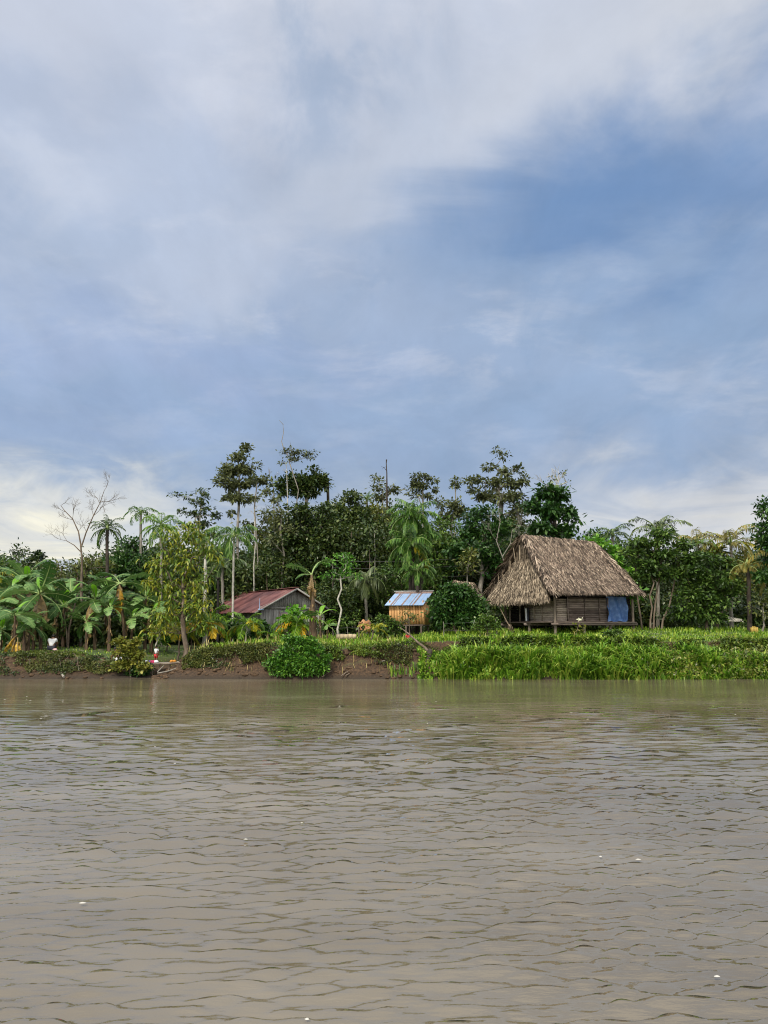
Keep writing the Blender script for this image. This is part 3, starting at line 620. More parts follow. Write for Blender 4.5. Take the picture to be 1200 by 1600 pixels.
tree('olive-brown leafy tree right of the domed dark tree', 590, 58, [(588, 795, 20, 18), (600, 815, 24, 20), (575, 840, 26, 24), (605, 860, 24, 30), (565, 880, 30, 26)], 'olive', .28, .6, 80, .16, 'barkg', 1., group=GB)
tree('small leggy tree with tiny tufts left of the dead pole-like trunk', 592, 60, [(585, 746, 7, 4), (594, 752, 6, 4), (588, 762, 9, 5), (600, 768, 8, 5), (616, 766, 10, 5), (592, 778, 12, 6)], 'grey', .28, .36, 54, .08, 'barkg', 1., group=GB)
tree('open crowned tree with small round tufts above the big layered palm', 670, 59, [(652, 744, 9, 4), (664, 746, 10, 5), (645, 755, 8, 5), (678, 752, 7, 4), (660, 760, 12, 6), (680, 765, 7, 5), (670, 775, 9, 5), (685, 782, 6, 5), (650, 772, 10, 5), (640, 764, 6, 4)], 'grey', .28, .36, 66, .1, 'barkg', 1., group=GB, flat=.5)
tree('lollipop-like thin tree with one small tuft on a bare stem', 711, 60, [(712, 750, 6, 4), (711, 759, 5, 3)], 'grey', .28, .34, 90, .06, 'barkg', 1., group=GB, flat=.6, wob=.03)
tree('low airy grey-green tree below the lollipop-like thin tree', 712, 57, [(708, 790, 18, 8), (722, 800, 18, 10), (698, 808, 16, 9), (690, 795, 8, 6)], 'grey', .3, .45, 69, .1, 'barkg', 1., group=GB)
tree('green tree with a yellowish flat top right of the big layered palm', 698, 53, [(695, 822, 22, 14), (690, 850, 28, 24), (705, 880, 34, 26), (680, 900, 30, 20)], 'mid', .28, .55, 80, .14, 'barkg', 1., group=GB)
tree('dense deep green tree with a smooth slanting top behind the thatched house', 752, 51, [(755, 802, 24, 16), (738, 825, 28, 24), (775, 830, 30, 24), (745, 865, 44, 30), (775, 880, 30, 24), (715, 870, 22, 26)], 'deep', .26, .58, 110, .2, 'barkg', 1.1, group=GB)
tree('wide open-crowned tree with white limbs topping the wood above the thatched house', 779, 56, [(778, 703, 5, 4), (786, 712, 7, 5), (766, 730, 12, 7), (790, 737, 16, 7), (812, 733, 14, 6), (745, 752, 20, 7), (775, 755, 24, 10), (805, 755, 20, 9), (735, 765, 12, 6), (822, 745, 8, 5), (760, 775, 24, 10), (795, 778, 26, 12), (820, 795, 20, 12), (800, 815, 26, 14)],
     'grey', .3, .46, 63, .2, 'barkg', 1., group=GB, flat=.5, top=(780, 770))
tree('fresh green full-leaved tree standing behind the thatched ridge', 862, 50, [(850, 770, 22, 14), (872, 775, 22, 14), (838, 790, 20, 14), (890, 795, 16, 12), (860, 800, 30, 16), (893, 812, 12, 9), (850, 825, 30, 14), (880, 830, 22, 12)], 'deep', .36, .42, 40, .18, 'barkd', 1.1, group=GB, top=(862, 800))
tree('twiggy bare-topped tree showing above the fresh green tree', 868, 54, [(862, 745, 5, 3), (876, 742, 6, 3), (882, 737, 5, 3), (858, 755, 5, 3), (885, 755, 4, 3)], 'grey', .2, .3, 18, .07, 'barkw', 1., group=GB, top=(868, 760),
     extra=lambda b: [twigs(b, W(868, 770, 54), (R.uniform(-.4, .6), 0, 1), 1.1, .035, 2) for _ in range(3)])
tree('small dark far tree peeping over the right slope of the thatched roof', 926, 62, [(922, 835, 14, 8), (935, 848, 20, 12), (912, 850, 16, 14)], 'deep', .32, .55, 90, group=GB)
tree('bright green broad-leaved tree touching the right end of the thatched ridge', 945, 49, [(935, 846, 18, 9), (925, 858, 16, 8), (955, 858, 14, 9), (958, 875, 18, 14), (975, 890, 18, 16), (980, 920, 20, 26)], 'bright', .36, .42, 42, .1, 'barkg', 1., w=.6, group=GB)
tree('spreading tree with layered grey-green leaves and pale forked stems right of the thatched house', 1020, 44.5, [(1035, 835, 26, 10), (1010, 848, 30, 10), (1058, 850, 22, 10), (990, 862, 20, 9), (1040, 866, 36, 12), (1005, 880, 30, 12), (1065, 878, 26, 12), (1030, 895, 34, 12), (990, 900, 18, 12)],
     'mid', .24, .42, 90, .06, 'bark', 1.25, group=GB, flat=.4, stems=[1006, 1014, 1022, 1034], name='tree', minr=.014)
tree('bushy tree reaching nearly to the grass in the middle of the right-hand thicket', 1105, 44.2, [(1095, 872, 34, 14), (1130, 880, 28, 14), (1075, 895, 26, 16), (1110, 905, 40, 18), (1140, 915, 22, 16), (1085, 930, 34, 18), (1120, 940, 34, 18), (1070, 955, 28, 14), (1100, 962, 36, 12)], 'mid', .22, .42, 95, .1, 'bark', 1.15, group=GB, flat=.5)
tree('brownish-green leafy tree wedged behind the right-hand bushy tree', 1120, 47, [(1110, 865, 30, 16), (1150, 880, 30, 20), (1160, 905, 24, 22)], 'olive', .24, .5, 60, .1, 'bark', 1., group=GB)
tree('dark glossy tree cut by the right frame edge', 1205, 42.5, [(1198, 790, 14, 12), (1190, 803, 12, 8), (1205, 825, 22, 18), (1200, 850, 20, 16), (1215, 870, 30, 24), (1240, 820, 30, 34), (1195, 905, 14, 16)], 'deep', .26, .42, 85, .15, 'barkd', 1.1, group=GB)
tree('dry brown-leaved shrubby tree at the foot of the dark tree on the right frame edge', 1192, 43, [(1190, 940, 16, 14), (1200, 960, 16, 10), (1178, 950, 8, 8)], 'olive', .2, .34, 22, .06, 'barkg', 1., group=GB)
# garden trees in the clearing
tree('dense dark rounded bush-like tree between the orange shed and the thatched house', 712, 43.2, [(706, 922, 22, 12), (726, 928, 22, 14), (692, 942, 25, 15), (733, 946, 26, 15), (708, 963, 38, 16), (684, 962, 14, 12), (748, 960, 14, 14)], 'deep', .22, .42, 150, .13, 'bark', 1.35, flat=.7)
tree('light green slender tree with a pale bent trunk right of the tattered banana plant', 530, 46, [(535, 868, 20, 8), (518, 880, 16, 8), (548, 882, 18, 9), (530, 895, 24, 9), (512, 900, 12, 7), (552, 900, 12, 8)], 'bright', .2, .4, 34, .07, 'barkw', 1., flat=.45, top=(532, 905), wob=.16)
tree('broad green bush-like tree rising behind the red roof', 432, 58, [(430, 898, 36, 12), (400, 905, 24, 12), (462, 900, 26, 14), (440, 915, 44, 12)], 'deep', .28, .55, 110, .12, group=GB)
tree('small olive tree with pinkish young leaves behind the dark bush-like tree', 733, 48, [(735, 865, 14, 7), (725, 878, 14, 7), (745, 878, 12, 7), (733, 890, 14, 6)], 'olive', .24, .36, 44, .06, 'barkg', 1., group=GB)
tree('green thicket tree behind the base of the layered palm', 615, 50, [(610, 900, 28, 20), (640, 920, 30, 18), (670, 905, 26, 20), (590, 925, 26, 18)], 'mid', .26, .55, 80, .1, group=GB)
tree('dark thicket tree behind the pale bent trunk', 560, 52, [(545, 925, 30, 26), (575, 935, 26, 26), (510, 930, 26, 30)], 'dark', .26, .55, 90, .1, group=GB)
tree('dark green tree filling the gap between the two pale palm trunks', 345, 54, [(340, 905, 26, 26), (350, 870, 22, 20), (325, 925, 22, 26), (300, 900, 24, 40)], 'dark', .28, .58, 80, .12, group=GB)
tree('deep green tree showing between the drooping tree and the smooth rounded tree', 255, 55, [(250, 880, 26, 24), (265, 915, 34, 30), (235, 935, 26, 30), (285, 930, 30, 36)], 'dark', .28, .58, 80, .12, group=GB)
tree('tree with thin white stems under the right shoulder of the wood', 815, 53, [(815, 838, 26, 16), (795, 862, 24, 20), (835, 860, 24, 18)], 'dark', .26, .5, 60, .09, 'barkw', 1., group=GB)
# leafless and dead trees
def bare(label, px, Y, lines, tw, r0, bark, name='bare_tree'):
    x = W(px, 984, Y)[0]; o = np.array([x, Y, float(gz(x, Y)) - .1]); rt = root(name, o, label, 'bare tree'); b = Buf()
    for ln in lines:
        P = [W(a, c, Y) for a, c, _ in ln]; 
        if ln[0][1] > 990: P[0] = o
        P = np.array(P); P[1:-1] += R.normal(0, .03, (len(P) - 2, 3)); tube(b, P, [q * mpp(Y) for _, _, q in ln], 7)
    part('trunk', b, [M[bark]], rt, o, smooth=True)
    for (a, c, dx, dz, Ln, r, k) in tw: b = Buf(); twigs(b, W(a, c, Y), (dx, R.normal(0, .35), dz), Ln * .72 * mpp(Y), r * .9 * mpp(Y), k, .5, .12); part('branch', b, [M[bark]], rt, o, smooth=True)
    return rt
bare('leafless tree with two twiggy limbs over the banana plants at the left', 128, 44,
     [[(128, 1010, 3.4), (128, 960, 2.6), (127, 910, 1.9), (128, 870, 1.5), (126, 852, 1.3)], [(127, 855, 1.2), (135, 832, 1.0), (146, 806, .8), (155, 785, .6), (163, 766, .4)], [(127, 855, 1.3), (122, 830, 1.0), (113, 812, .8), (102, 800, .6), (95, 790, .35)], [(126, 862, .9), (115, 852, .7), (104, 845, .5)]],
     [(163, 766, .3, 1, 20, .45, 3), (155, 785, -.6, .8, 22, .45, 3), (155, 785, .9, .5, 28, .5, 3), (146, 806, .9, .4, 34, .55, 3), (146, 806, -.7, .6, 20, .45, 3), (135, 832, -.4, 1, 24, .4, 3), (113, 812, .3, 1, 22, .45, 3), (102, 800, -.6, .6, 16, .4, 3), (95, 790, .4, 1, 14, .35, 2), (104, 845, -1, .3, 24, .35, 3), (113, 812, -1, .1, 18, .4, 3), (122, 830, .8, .6, 16, .35, 2), (104, 845, -.6, .9, 22, .35, 3)], .14, 'bark')
bare('dead pole-like trunk with a knob on top standing above the wood', 605, 58, [[(607, 985, 2.4), (608, 850, 2.0), (604, 780, 1.6), (605, 740, .9), (603, 724, .7), (604, 718, 1.1)]], [(604, 735, -.8, .5, 9, .6, 1), (605, 775, .8, .7, 16, .5, 2), (606, 790, -.7, .8, 14, .5, 2)], .1, 'barkd')
bare('short broken dark stub beside the wide dark crown', 513, 60, [[(514, 985, 3), (514, 850, 2.6), (513, 780, 2.3), (512, 753, 2.2)]], [], .1, 'barkd')
bare('pale twisted dead tree in front of the deep green slanting tree', 788, 48.5, [[(790, 985, 1.5), (792, 900, 1.2), (785, 870, .9), (776, 845, .7), (782, 815, .5), (778, 790, .4)], [(785, 870, .8), (797, 850, .6), (800, 830, .4)]],
     [(782, 815, -.8, .6, 22, .5, 2), (776, 845, -.9, .5, 26, .5, 3), (800, 830, .5, .9, 24, .5, 3), (797, 850, .8, .5, 22, .5, 3), (778, 790, .3, 1, 22, .5, 3)], .1, 'barkg')
bare('faint thin grey bare stem rising left of the umbrella-topped tree', 427, 60, [[(430, 985, 1.4), (429, 850, 1.2), (427, 765, .8), (424, 750, .6)]], [(424, 752, -.4, 1, 16, .45, 2), (427, 765, .8, .8, 14, .4, 2), (424, 750, .7, .8, 12, .35, 2)], .1, 'barkg')
bare('pale slanting bare trunk among the banana plants right of the leafless tree', 108, 42.8, [[(106, 1012, 2.), (108, 985, 1.7), (115, 955, 1.3), (121, 930, .9)], [(106, 1005, 1.4), (104, 985, 1.1), (100, 960, .8)]], [(121, 930, .5, 1, 14, .5, 1), (100, 960, -.4, 1, 16, .5, 1)], .1, 'bark')
for px, Y, t0, t1, lab in ((449, 56, 735, 880, 'straight whitish trunk bare below the umbrella-topped tree'), (586, 54, 835, 895, 'slim white stem in the dark shade left of the layered palm'), (398, 53, 800, 905, 'thin whitish upright trunk right of the palm with the slim pale trunk')):
    bare(lab, px, Y, [[(px + 3, 1000, 1.3), (px - 1, (t1 + t0) / 2 + 30, 1.1), (px + 1, (t0 + t1) / 2, .9), (px - 1, t0, .5)]], [(px - 1, t0, .4, 1, 12, .5, 1), (px - 1, t0 + 4, -.6, 1, 12, .4, 1)], .1, 'barkw')
# ======================= palms ============================================
GP = 'palm trees around the village'
palm('small dark palm with stiff spiky fronds beside the leafless tree', (168, 826), 33, 47, 'pdark', n=16, hang=.35, ll=.22, curl=1.5, r0=.12, group=GP, bark='barkd', lw=.04, mat2='pbright', n2=2)
palm('tall palm with curling plumes left of the bright palm', (220, 803), 30, 53, 'pmid', n=11, hang=.3, ll=.24, curl=1.9, lo=.1, group=GP)
palm('bright lime-green palm crown above the drooping yellow-green tree', (252, 822), 40, 49, 'pbright', n=13, hang=.45, ll=.26, curl=1.7, lo=-.1, group=GP, mat2='pmid', n2=5, r0=.1)
palm('green palm with a slim pale trunk left of the red roof', (366, 838), 46, 45.5, 'pmid', base=363, n=15, hang=.75, ll=.3, curl=1.9, lo=-.3, group=GP, r0=.075, bark='barkw')
palm('palm with a thick pale trunk hidden behind the drooping tree', (321, 845), 24, 43.5, 'pmid', base=320, n=8, hang=.7, curl=1.9, group=GP, r0=.1, bark='barkw', lo=-.1)
palm('dark coconut-like palm with long hanging fronds behind the pole', (348, 885), 38, 50, 'pdark', n=12, hang=.8, curl=1.8, ll=.3, group=GP, lo=-.4)
palm('small fan-topped palm on the skyline right of the domed tree', (573, 779), 16, 58, 'pmid', n=12, hang=.1, curl=.9, ll=.3, group=GP, lo=-.3)
for lab, c, r, Y, bs, nn, m2, n2 in (('topmost shaggy crown of the big layered palm cluster in the middle', (645, 806), 46, 47.5, 646, 24, None, 0), ('middle shaggy palm of the layered cluster with a yellow frond', (641, 850), 46, 46.6, 640, 18, 'pyel', 1), ('lowest palm of the layered cluster beside the shed', (652, 890), 34, 45.9, 652, 14, None, 0), ('right-hand palm of the layered cluster leaning out', (662, 835), 34, 48, 655, 14, None, 0)):
    palm(lab, c, r, Y, 'pmid', base=bs, n=nn, hang=.6, curl=1.5, ll=.32, lw=.036, plume=.5, nl=28, group='palms of the layered cluster', r0=.11, bark='barkd', lo=-.6, hi=1.45, mat2=m2, n2=n2)
palm('bluish palm with long weeping leaflets left of the orange shed', (572, 905), 38, 49, 'pgrey', n=12, hang=1.2, curl=1.7, ll=.5, lw=.035, group=GP, lo=-.3)
palm('dark feathery palm over the right end of the thatched roof', (957, 836), 38, 51, 'pdark', n=15, hang=.5, curl=1.7, ll=.26, group=GP, lo=-.3)
palm('tall grey-green palm with arching fronds above the layered-leaf tree', (1028, 832), 52, 50, 'pgrey', n=12, hang=.5, curl=1.6, ll=.26, group=GP, lo=.1, hi=1.45)
palm('yellow-green palm between the grey-green palm and the khaki palm', (1090, 850), 44, 47, 'pbrown', n=9, hang=.5, curl=1.7, ll=.28, group=GP, lo=.1, mat2='pmid', n2=5)
palm('khaki palm with dry arching fronds against the sky at the right', (1142, 850), 56, 46.5, 'pbrown', n=12, hang=.55, curl=1.7, ll=.26, group=GP, lo=.1, mat2='pyel', n2=3)
palm('drooping khaki palm with a dark trunk near the right frame edge', (1168, 885), 46, 43.6, 'pbrown', base=1172, n=12, hang=.9, curl=1.9, ll=.28, group=GP, lo=-.4, bark='barkd', r0=.13)
palm('yellowish palm fronds reaching in from the left frame edge', (-14, 905), 42, 46, 'pyel', n=11, hang=.5, curl=1.6, group=GP, mat2='pmid', n2=4)
GY = 'young yellowing coconut palms in front of the red-roofed house'
palm('young coconut palm with golden drooping fronds left of the red-roofed house', (326, 975), 46, 41, 'pbright', base=327, n=10, hang=.25, ll=.3, curl=1.7, lo=.1, hi=1.45, nl=26, group=GY, r0=.06, mat2='pgold', n2=3, lw=.045, shaft=False, bark='bark', name='young_palm')
palm('young twin-stemmed coconut palm under the left end of the red roof', (386, 978), 40, 41, 'pbright', base=384, n=9, hang=.25, ll=.3, curl=1.7, lo=.1, hi=1.4, nl=26, group=GY, r0=.05, mat2='pyel', n2=3, lw=.045, shaft=False, bark='barkw', name='young_palm')
palm('tiny dark green coconut seedling between the young palms', (428, 996), 26, 40.4, 'pbright', base=428, n=7, hang=.2, ll=.3, curl=1.4, lo=.1, nl=22, group=GY, r0=.04, lw=.05, shaft=False, bark='bark', name='young_palm')
palm('young coconut palm with a golden frond right of the grey gable doorway', (463, 975), 42, 41.4, 'pbright', base=447, n=10, hang=.3, ll=.3, curl=1.8, lo=.0, hi=1.3, nl=26, group=GY, r0=.05, mat2='pgold', n2=3, lw=.045, shaft=False, bark='barkg', name='young_palm')
palm('small pale coconut seedling in front of the orange tarpaulin', (584, 984), 24, 40.2, 'pyel', base=579, n=7, hang=.2, ll=.28, curl=1.5, lo=.1, nl=22, group=GY, r0=.035, lw=.045, shaft=False, bark='bark', name='young_palm')
palm('yellow-green young palm behind the drooping tree trunk', (282, 985), 36, 41.8, 'pyel', base=280, n=9, hang=.3, ll=.3, curl=1.7, lo=.0, nl=26, group=GY, r0=.05, lw=.045, shaft=False, bark='bark', name='young_palm')
palm('yellow-green young palm left of the drooping tree trunk', (246, 990), 30, 42.5, 'pyel', base=246, n=8, hang=.3, ll=.3, curl=1.6, lo=.1, nl=24, group=GY, r0=.05, lw=.045, shaft=False, bark='barkw', name='young_palm')
# ======================= bananas ========================================
banana('large banana plant with pale arching leaves nearest the left middle of the thicket', (62, 928), 48, 41.5, 66, 11, dead=3)
banana('banana plant low at the left edge with golden dead leaves hanging to the soil', (24, 962), 36, 39.2, 24, 8, fresh=1, dead=0, spec=[(0.4, .4, 1, 'banl'), (2.6, .6, 1, 'ban'), (1.6, .9, .9, 'ban'), (-.5, .1, .9, 'banl'), (3.4, .2, 1, 'banl'), (4.6, .5, .9, 'ban'), (5.4, .8, .8, 'ban'), (1., 1.35, .7, 'banf'), (.2, -.4, .7, 'ban'), (3.0, -.5, .7, 'ban')])
banana('tall banana plant with upright leaves at the back of the left thicket', (42, 912), 44, 45, 45, 9, hi=1.4, lo=.3, dead=2)
banana('banana plant right of the leafless tree with leaves spread sideways', (148, 938), 40, 42.2, 150, 9, dead=2)
banana('leaning banana plant with a thick brown stem and a hanging orange leaf', (187, 912), 40, 42, 199, 8, dead=2, spec=[(2.7, .9, 1.1, 'ban'), (2.9, .4, 1., 'banl'), (.5, .9, 1., 'banl'), (.0, .2, .95, 'ban'), (3.6, -.2, .8, 'ban'), (1.4, .6, .8, 'ban'), (4.3, -.4, .8, 'ban'), (4.9, -1.2, .9, 'bany'), (3.4, -1.2, .7, 'banb'), (5.6, -1.2, .8, 'banb')])
banana('banana plant half hidden at the left frame edge', (-6, 945), 40, 42.5, -6, 9, dead=1)
banana('small banana plant under the sideways leaves with bright fresh leaf', (172, 950), 30, 41.4, 172, 7)
banana('banana plant behind the yellow-green bush left of the drooping tree', (228, 935), 34, 43.5, 228, 8)
banana('short banana plant low between the large plant and the leafless tree', (88, 960), 28, 43, 90, 7)
banana('young banana plant with one bright upright leaf in the left thicket', (38, 985), 22, 40, 40, 6)
banana('banana plant with dark leaves behind the seated white shirt', (112, 930), 36, 44.5, 112, 8, dead=1)

for i, (lab, cx, cy, r_, Y, bx) in enumerate((
    ('banana plant with wide pale leaves low between the large plant and the left edge plant', 46, 975, 34, 40.6, 46),
    ('low banana plant with spreading leaves directly left of the squatting person', 54, 980, 24, 41.6, 54),
    ('banana plant crowded behind and left of the large plant', 20, 925, 44, 44, 22),
    ('banana plant whose arched leaves reach over the squatting person', 100, 948, 42, 43.2, 100),
    ('low banana plant right of the pale slanting bare trunk', 136, 972, 30, 41.6, 137),
    ('banana plant with torn leaves between the leafless tree and the leaning banana plant', 165, 925, 42, 43.4, 168),
    ('low dark banana plant left of the yellow-green bush', 206, 968, 32, 42.4, 208),
    ('banana plant with one upright leaf behind the left side of the drooping tree', 238, 958, 32, 42.8, 238),
    ('banana plant at the left frame edge standing lowest of all', 2, 985, 32, 40.2, 2))):
    banana(lab, (cx, cy), r_, Y, bx, 9, dead=1, hi=1.3)
# tattered tall plant
banana('tattered tall banana plant with two torn leaves on a shaggy brown stem', (487, 898), 42, 40.8, 492, 3, spec=[(.9, 1.0, 1.05, 'banl'), (2.9, .8, .85, 'banl'), (.4, 1.2, .75, 'ban'), (3.4, .2, .5, 'ban'), (4.4, -1.2, .6, 'banb'), (5.3, -1.2, .7, 'banb'), (2., -1.2, .6, 'banb'), (3.5, -1.4, .6, 'banb')], r0=.16, group='banana plants by the red-roofed house')
banana('short second brown banana stem touching the tattered tall one', (486, 945), 14, 41, 486, 2, spec=[(4.4, -1.2, .9, 'banb'), (5.3, -1.2, 1., 'banb'), (2., -1.2, .9, 'banb'), (3.5, -1.4, 1., 'banb')], r0=.12, group='banana plants by the red-roofed house')
banana('small bright banana shoot right of the tattered tall plant', (500, 962), 24, 40.3, 502, 5, spec=[(.6, .9, 1, 'banf'), (2.6, .7, 1, 'ban'), (1.3, 1.2, .9, 'banf'), (3.6, .5, .8, 'ban')], r0=.06, tear=.1, group='banana plants by the red-roofed house')
banana('pale tufted garden shoot in front of the beige boards', (512, 978), 16, 40.2, 511, 6, mats=('banf', 'banl'), r0=.05, tear=.1, group='banana plants by the red-roofed house')
# golden dead leaves hanging at the left edge
rt = root('fallen_leaves', W(28, 1000, 38.3), 'golden withered banana leaves hanging down the bank at the left edge', 'dead leaves')
for i, (a, c, L_, az_, e_) in enumerate(((27, 992, 42, 2.8, -.7), (28, 996, 44, 5.2, -1.2), (24, 1000, 38, 3.3, -1.1), (31, 1003, 36, 5.9, -1.2))):
    o_ = link('leaf', banleaf('bany', round(e_ / .2) * .2, .5, .25, .7, i % 3, 'ribd', .9), rt, W(a, c, 38.3) - W(28, 1000, 38.3)); s = L_ * mpp(38.3); o_.scale = (s, s, s); o_.rotation_euler = (0, 0, az_)
# ======================= shrubs and small plants ========================
def shrub(label, px, Y, blobs, mat, L, rc, dens, name='shrub', cat='shrub', w=.6, z0=None, **k):
    return tree(label, px, Y, blobs, mat, L, rc, dens, .04, 'bark', name=name, cat=cat, w=w, **k)
shrub('rounded bright green bush hanging down the bank to the water in the middle left', 468, 36.35, [(474, 1004, 20, 10), (448, 1022, 22, 13), (490, 1014, 17, 10), (468, 1036, 36, 17), (442, 1044, 24, 13), (496, 1042, 18, 13), (465, 1050, 38, 8), (510, 1030, 9, 7), (424, 1034, 10, 6), (452, 998, 10, 6)], 'bush', .13, .2, 110, fill=1.5, flat=.8, depth=.6, base=W(468, 1050, 36.5))
shrub('yellow-green big-leaved shrub standing in front of the landing at the waterline', 208, 37.0, [(184, 1003, 11, 5), (203, 1009, 13, 7), (190, 1020, 12, 7), (212, 1024, 12, 8), (198, 1038, 16, 8), (222, 1040, 10, 7), (184, 1042, 7, 5), (214, 1001, 7, 4)], 'shrub', .17, .2, 46, fill=1.3, w=.7)
shrub('dark bushy clump at the water beside the yellow-green shrub', 222, 37.4, [(222, 1045, 18, 9), (210, 1050, 16, 5)], 'deep', .12, .2, 90, fill=1.2)
shrub('papaya-like bright broad-leaved sapling in front of the grey gable', 458, 41.6, [(460, 955, 14, 6), (450, 966, 14, 7), (468, 968, 12, 7), (458, 978, 12, 6)], 'lime', .26, .28, 26, name='sapling', cat='sapling', w=.75)
shrub('low bright bush under the dark bush-like tree by the thatched house', 762, 41.2, [(762, 968, 14, 10), (750, 978, 14, 7), (775, 978, 10, 7)], 'mid', .16, .24, 60)
shrub('leafy shrub in front of the left side of the orange shed', 606, 41.5, [(600, 968, 14, 8), (614, 975, 14, 9), (592, 980, 12, 8), (608, 988, 18, 6)], 'mid', .16, .22, 50)
shrub('sparse pinkish-leaved sapling in front of the orange shed', 640, 41.3, [(636, 957, 10, 6), (645, 966, 12, 7), (632, 970, 10, 7)], 'olive', .12, .2, 16, name='sapling', cat='sapling')
shrub('green garden bush left of the young palm with golden fronds', 300, 43, [(300, 980, 20, 14), (290, 992, 16, 8)], 'mid', .18, .3, 60)
shrub('dark green garden bush between the two left young palms', 355, 43.4, [(355, 980, 18, 14), (360, 992, 16, 8)], 'deep', .18, .3, 80)
shrub('rounded garden bush in front of the red-roofed house wall', 410, 43.0, [(412, 978, 18, 12), (402, 990, 16, 8)], 'deep', .18, .3, 90)
shrub('bright leafy bush in the clearing left of the child', 216, 43.5, [(212, 998, 16, 7), (228, 994, 10, 6)], 'lime', .15, .25, 50)
shrub('bright leafy bush in the clearing right of the child', 262, 44, [(258, 1000, 12, 6), (270, 996, 10, 6)], 'bright', .15, .25, 60)
shrub('small weedy bush on the grass under the blue tarpaulin', 962, 40.0, [(962, 988, 12, 5), (950, 992, 10, 4)], 'mid', .13, .18, 50)
# flowering weed in front of the hut
x = W(898, 984, 38.9)[0]; o = np.array([x, 38.9, float(gz(x, 38.9)) - .05]); rt = root('flowering_weed', o, 'tall weed with a pale flat flower head in front of the thatched house', 'plant'); b = Buf()
tube(b, [o, W(900, 992, 38.9), W(903, 980, 38.9), W(907, 971, 38.9)], [.025, .02, .018, .012], 5); part('stem', b, [M['bark']], rt, o, smooth=True)
b = Buf(); P = np.array([W(R.uniform(896, 914), R.uniform(974, 992), 38.9) for _ in range(60)]); leaves(b, P, R.normal(0, 1, (60, 3)), R.uniform(.1, .22, 60), .6); part('leaves', b, [M['shrub']], rt, o)
b = Buf(); C_ = W(906, 968, 38.9); leaves(b, C_ + R.normal(0, .07, (50, 3)) * [1, 1, .35], R.normal(0, 1, (50, 3)) + [0, 0, 1], .07, .8); part('flower_head', b, [M['flower']], rt, o)
# ======================= thatched house =================================
def thatch(b, A, B, C, D, n, L=.55, w=.07, lift=.05, mi=0, rows=None, jit=.16, hangf=1.):
    """quad A,B eave left/right, C,D ridge right/left; strips run down the slope"""
    A, B, C, D = [np.asarray(p, float) for p in (A, B, C, D)]
    u = R.uniform(0, 1, n); v = R.uniform(0, 1, n)
    if rows: v = (np.floor(v * rows) + R.uniform(-.2, .2, n) + .6) / rows
    u_, v_ = u[:, None], np.clip(v, 0, 1.02)[:, None]
    P = (A * (1 - u_) + B * u_) * (1 - v_) + (D * (1 - u_) + C * u_) * v_
    dn = unit((A * (1 - u_) + B * u_) - (D * (1 - u_) + C * u_)); nr = unit(np.cross(B - A, D - A)); nr = nr if nr[2] > 0 else -nr
    S = unit(B - A); D_ = unit(dn + S * R.normal(0, jit, (n, 1)) + nr * R.uniform(-.02, .22, (n, 1)))
    Ln = (L * R.uniform(.55, 1.25, n))[:, None]; ww = (w * R.uniform(.5, 1.3, n))[:, None]
    P = P + nr * R.uniform(0, lift, (n, 1)); Sd = unit(np.cross(D_, nr + R.normal(0, .35, (n, 3))))
    M_ = P + D_ * Ln * .55; T = M_ + unit(D_ + [0, 0, -.35 * hangf]) * Ln * .45
    V = np.stack([P - Sd * ww * .5, P + Sd * ww * .5, M_ + Sd * ww * .45, M_ - Sd * ww * .45, T + Sd * ww * .12, T - Sd * ww * .12], 1).reshape(-1, 3)
    k = np.arange(n)[:, None] * 6; b.add(V, k + [0, 1, 2, 3], mi); b.f.append((k + [3, 2, 4, 5] + b.n - 6 * n, mi))
def slab(b, pts, th, mi=0):
    P = np.asarray(pts, float); n = len(P); nr = unit(np.cross(P[1] - P[0], P[-1] - P[0])); nr = nr if nr[2] > 0 else -nr
    V = np.vstack([P, P - nr * th]); b.add(V, [list(range(n))], mi); b.add(V, [list(range(n, 2 * n))[::-1]], mi)
    b.add(V, [[i, (i + 1) % n, n + (i + 1) % n, n + i] for i in range(n)], mi)
ang = rad(25); ra = np.array([math.cos(ang), math.sin(ang), 0]); pa = np.array([-math.sin(ang), math.cos(ang), 0]); up = np.array([0, 0, 1.])
O = np.array([9.37, 41.0, 0]); HL, HW = 5.32, 4.5
def H(a, p, z): return O + ra * a + pa * p + up * z
gl = float(gz(O[0], 41.)) ; FZ = 2.78
ho = H(HL / 2, HW / 2, 2.1)
hut = root('thatched_house', ho, 'large stilt house with a steep brown palm-thatch roof and a blue tarpaulin wall panel', 'house')
# roof
RZ0, RZ1, EZ_ = 7.7, 7.55, 4.32
rl, rr_ = H(-.5, HW / 2, RZ0), H(4.75, HW / 2, RZ1)
fl, fr_ = H(-1.0, -.82, EZ_ - .02), H(5.42, -.8, EZ_ + .08); bl_, br_ = H(-1.05, HW + .8, EZ_ - .1), H(5.45, HW + .75, EZ_)
b = Buf()
def curve_q(A, B, C, D, sag):   # split a slope in 4 rows with a slight sag
    out = []; nr = unit(np.cross(B - A, D - A)); nr = nr if nr[2] > 0 else -nr
    for k in range(4):
        t0, t1 = k / 4, (k + 1) / 4; f = lambda t: -nr * sag * math.sin(math.pi * t)
        out.append((A + (D - A) * t0 + f(t0), B + (C - B) * t0 + f(t0), B + (C - B) * t1 + f(t1), A + (D - A) * t1 + f(t1)))
    return out
for (A_, B_, C_, D_, n_) in ((fl, fr_, rr_, rl, 3600), (bl_, br_, rr_, rl, 900)):
    for q in curve_q(A_, B_, C_, D_, .12):
        slab(b, q, .1, 1); thatch(b, *q, int(n_ * 3.6), .32, .036, .12, 0, jit=.3)
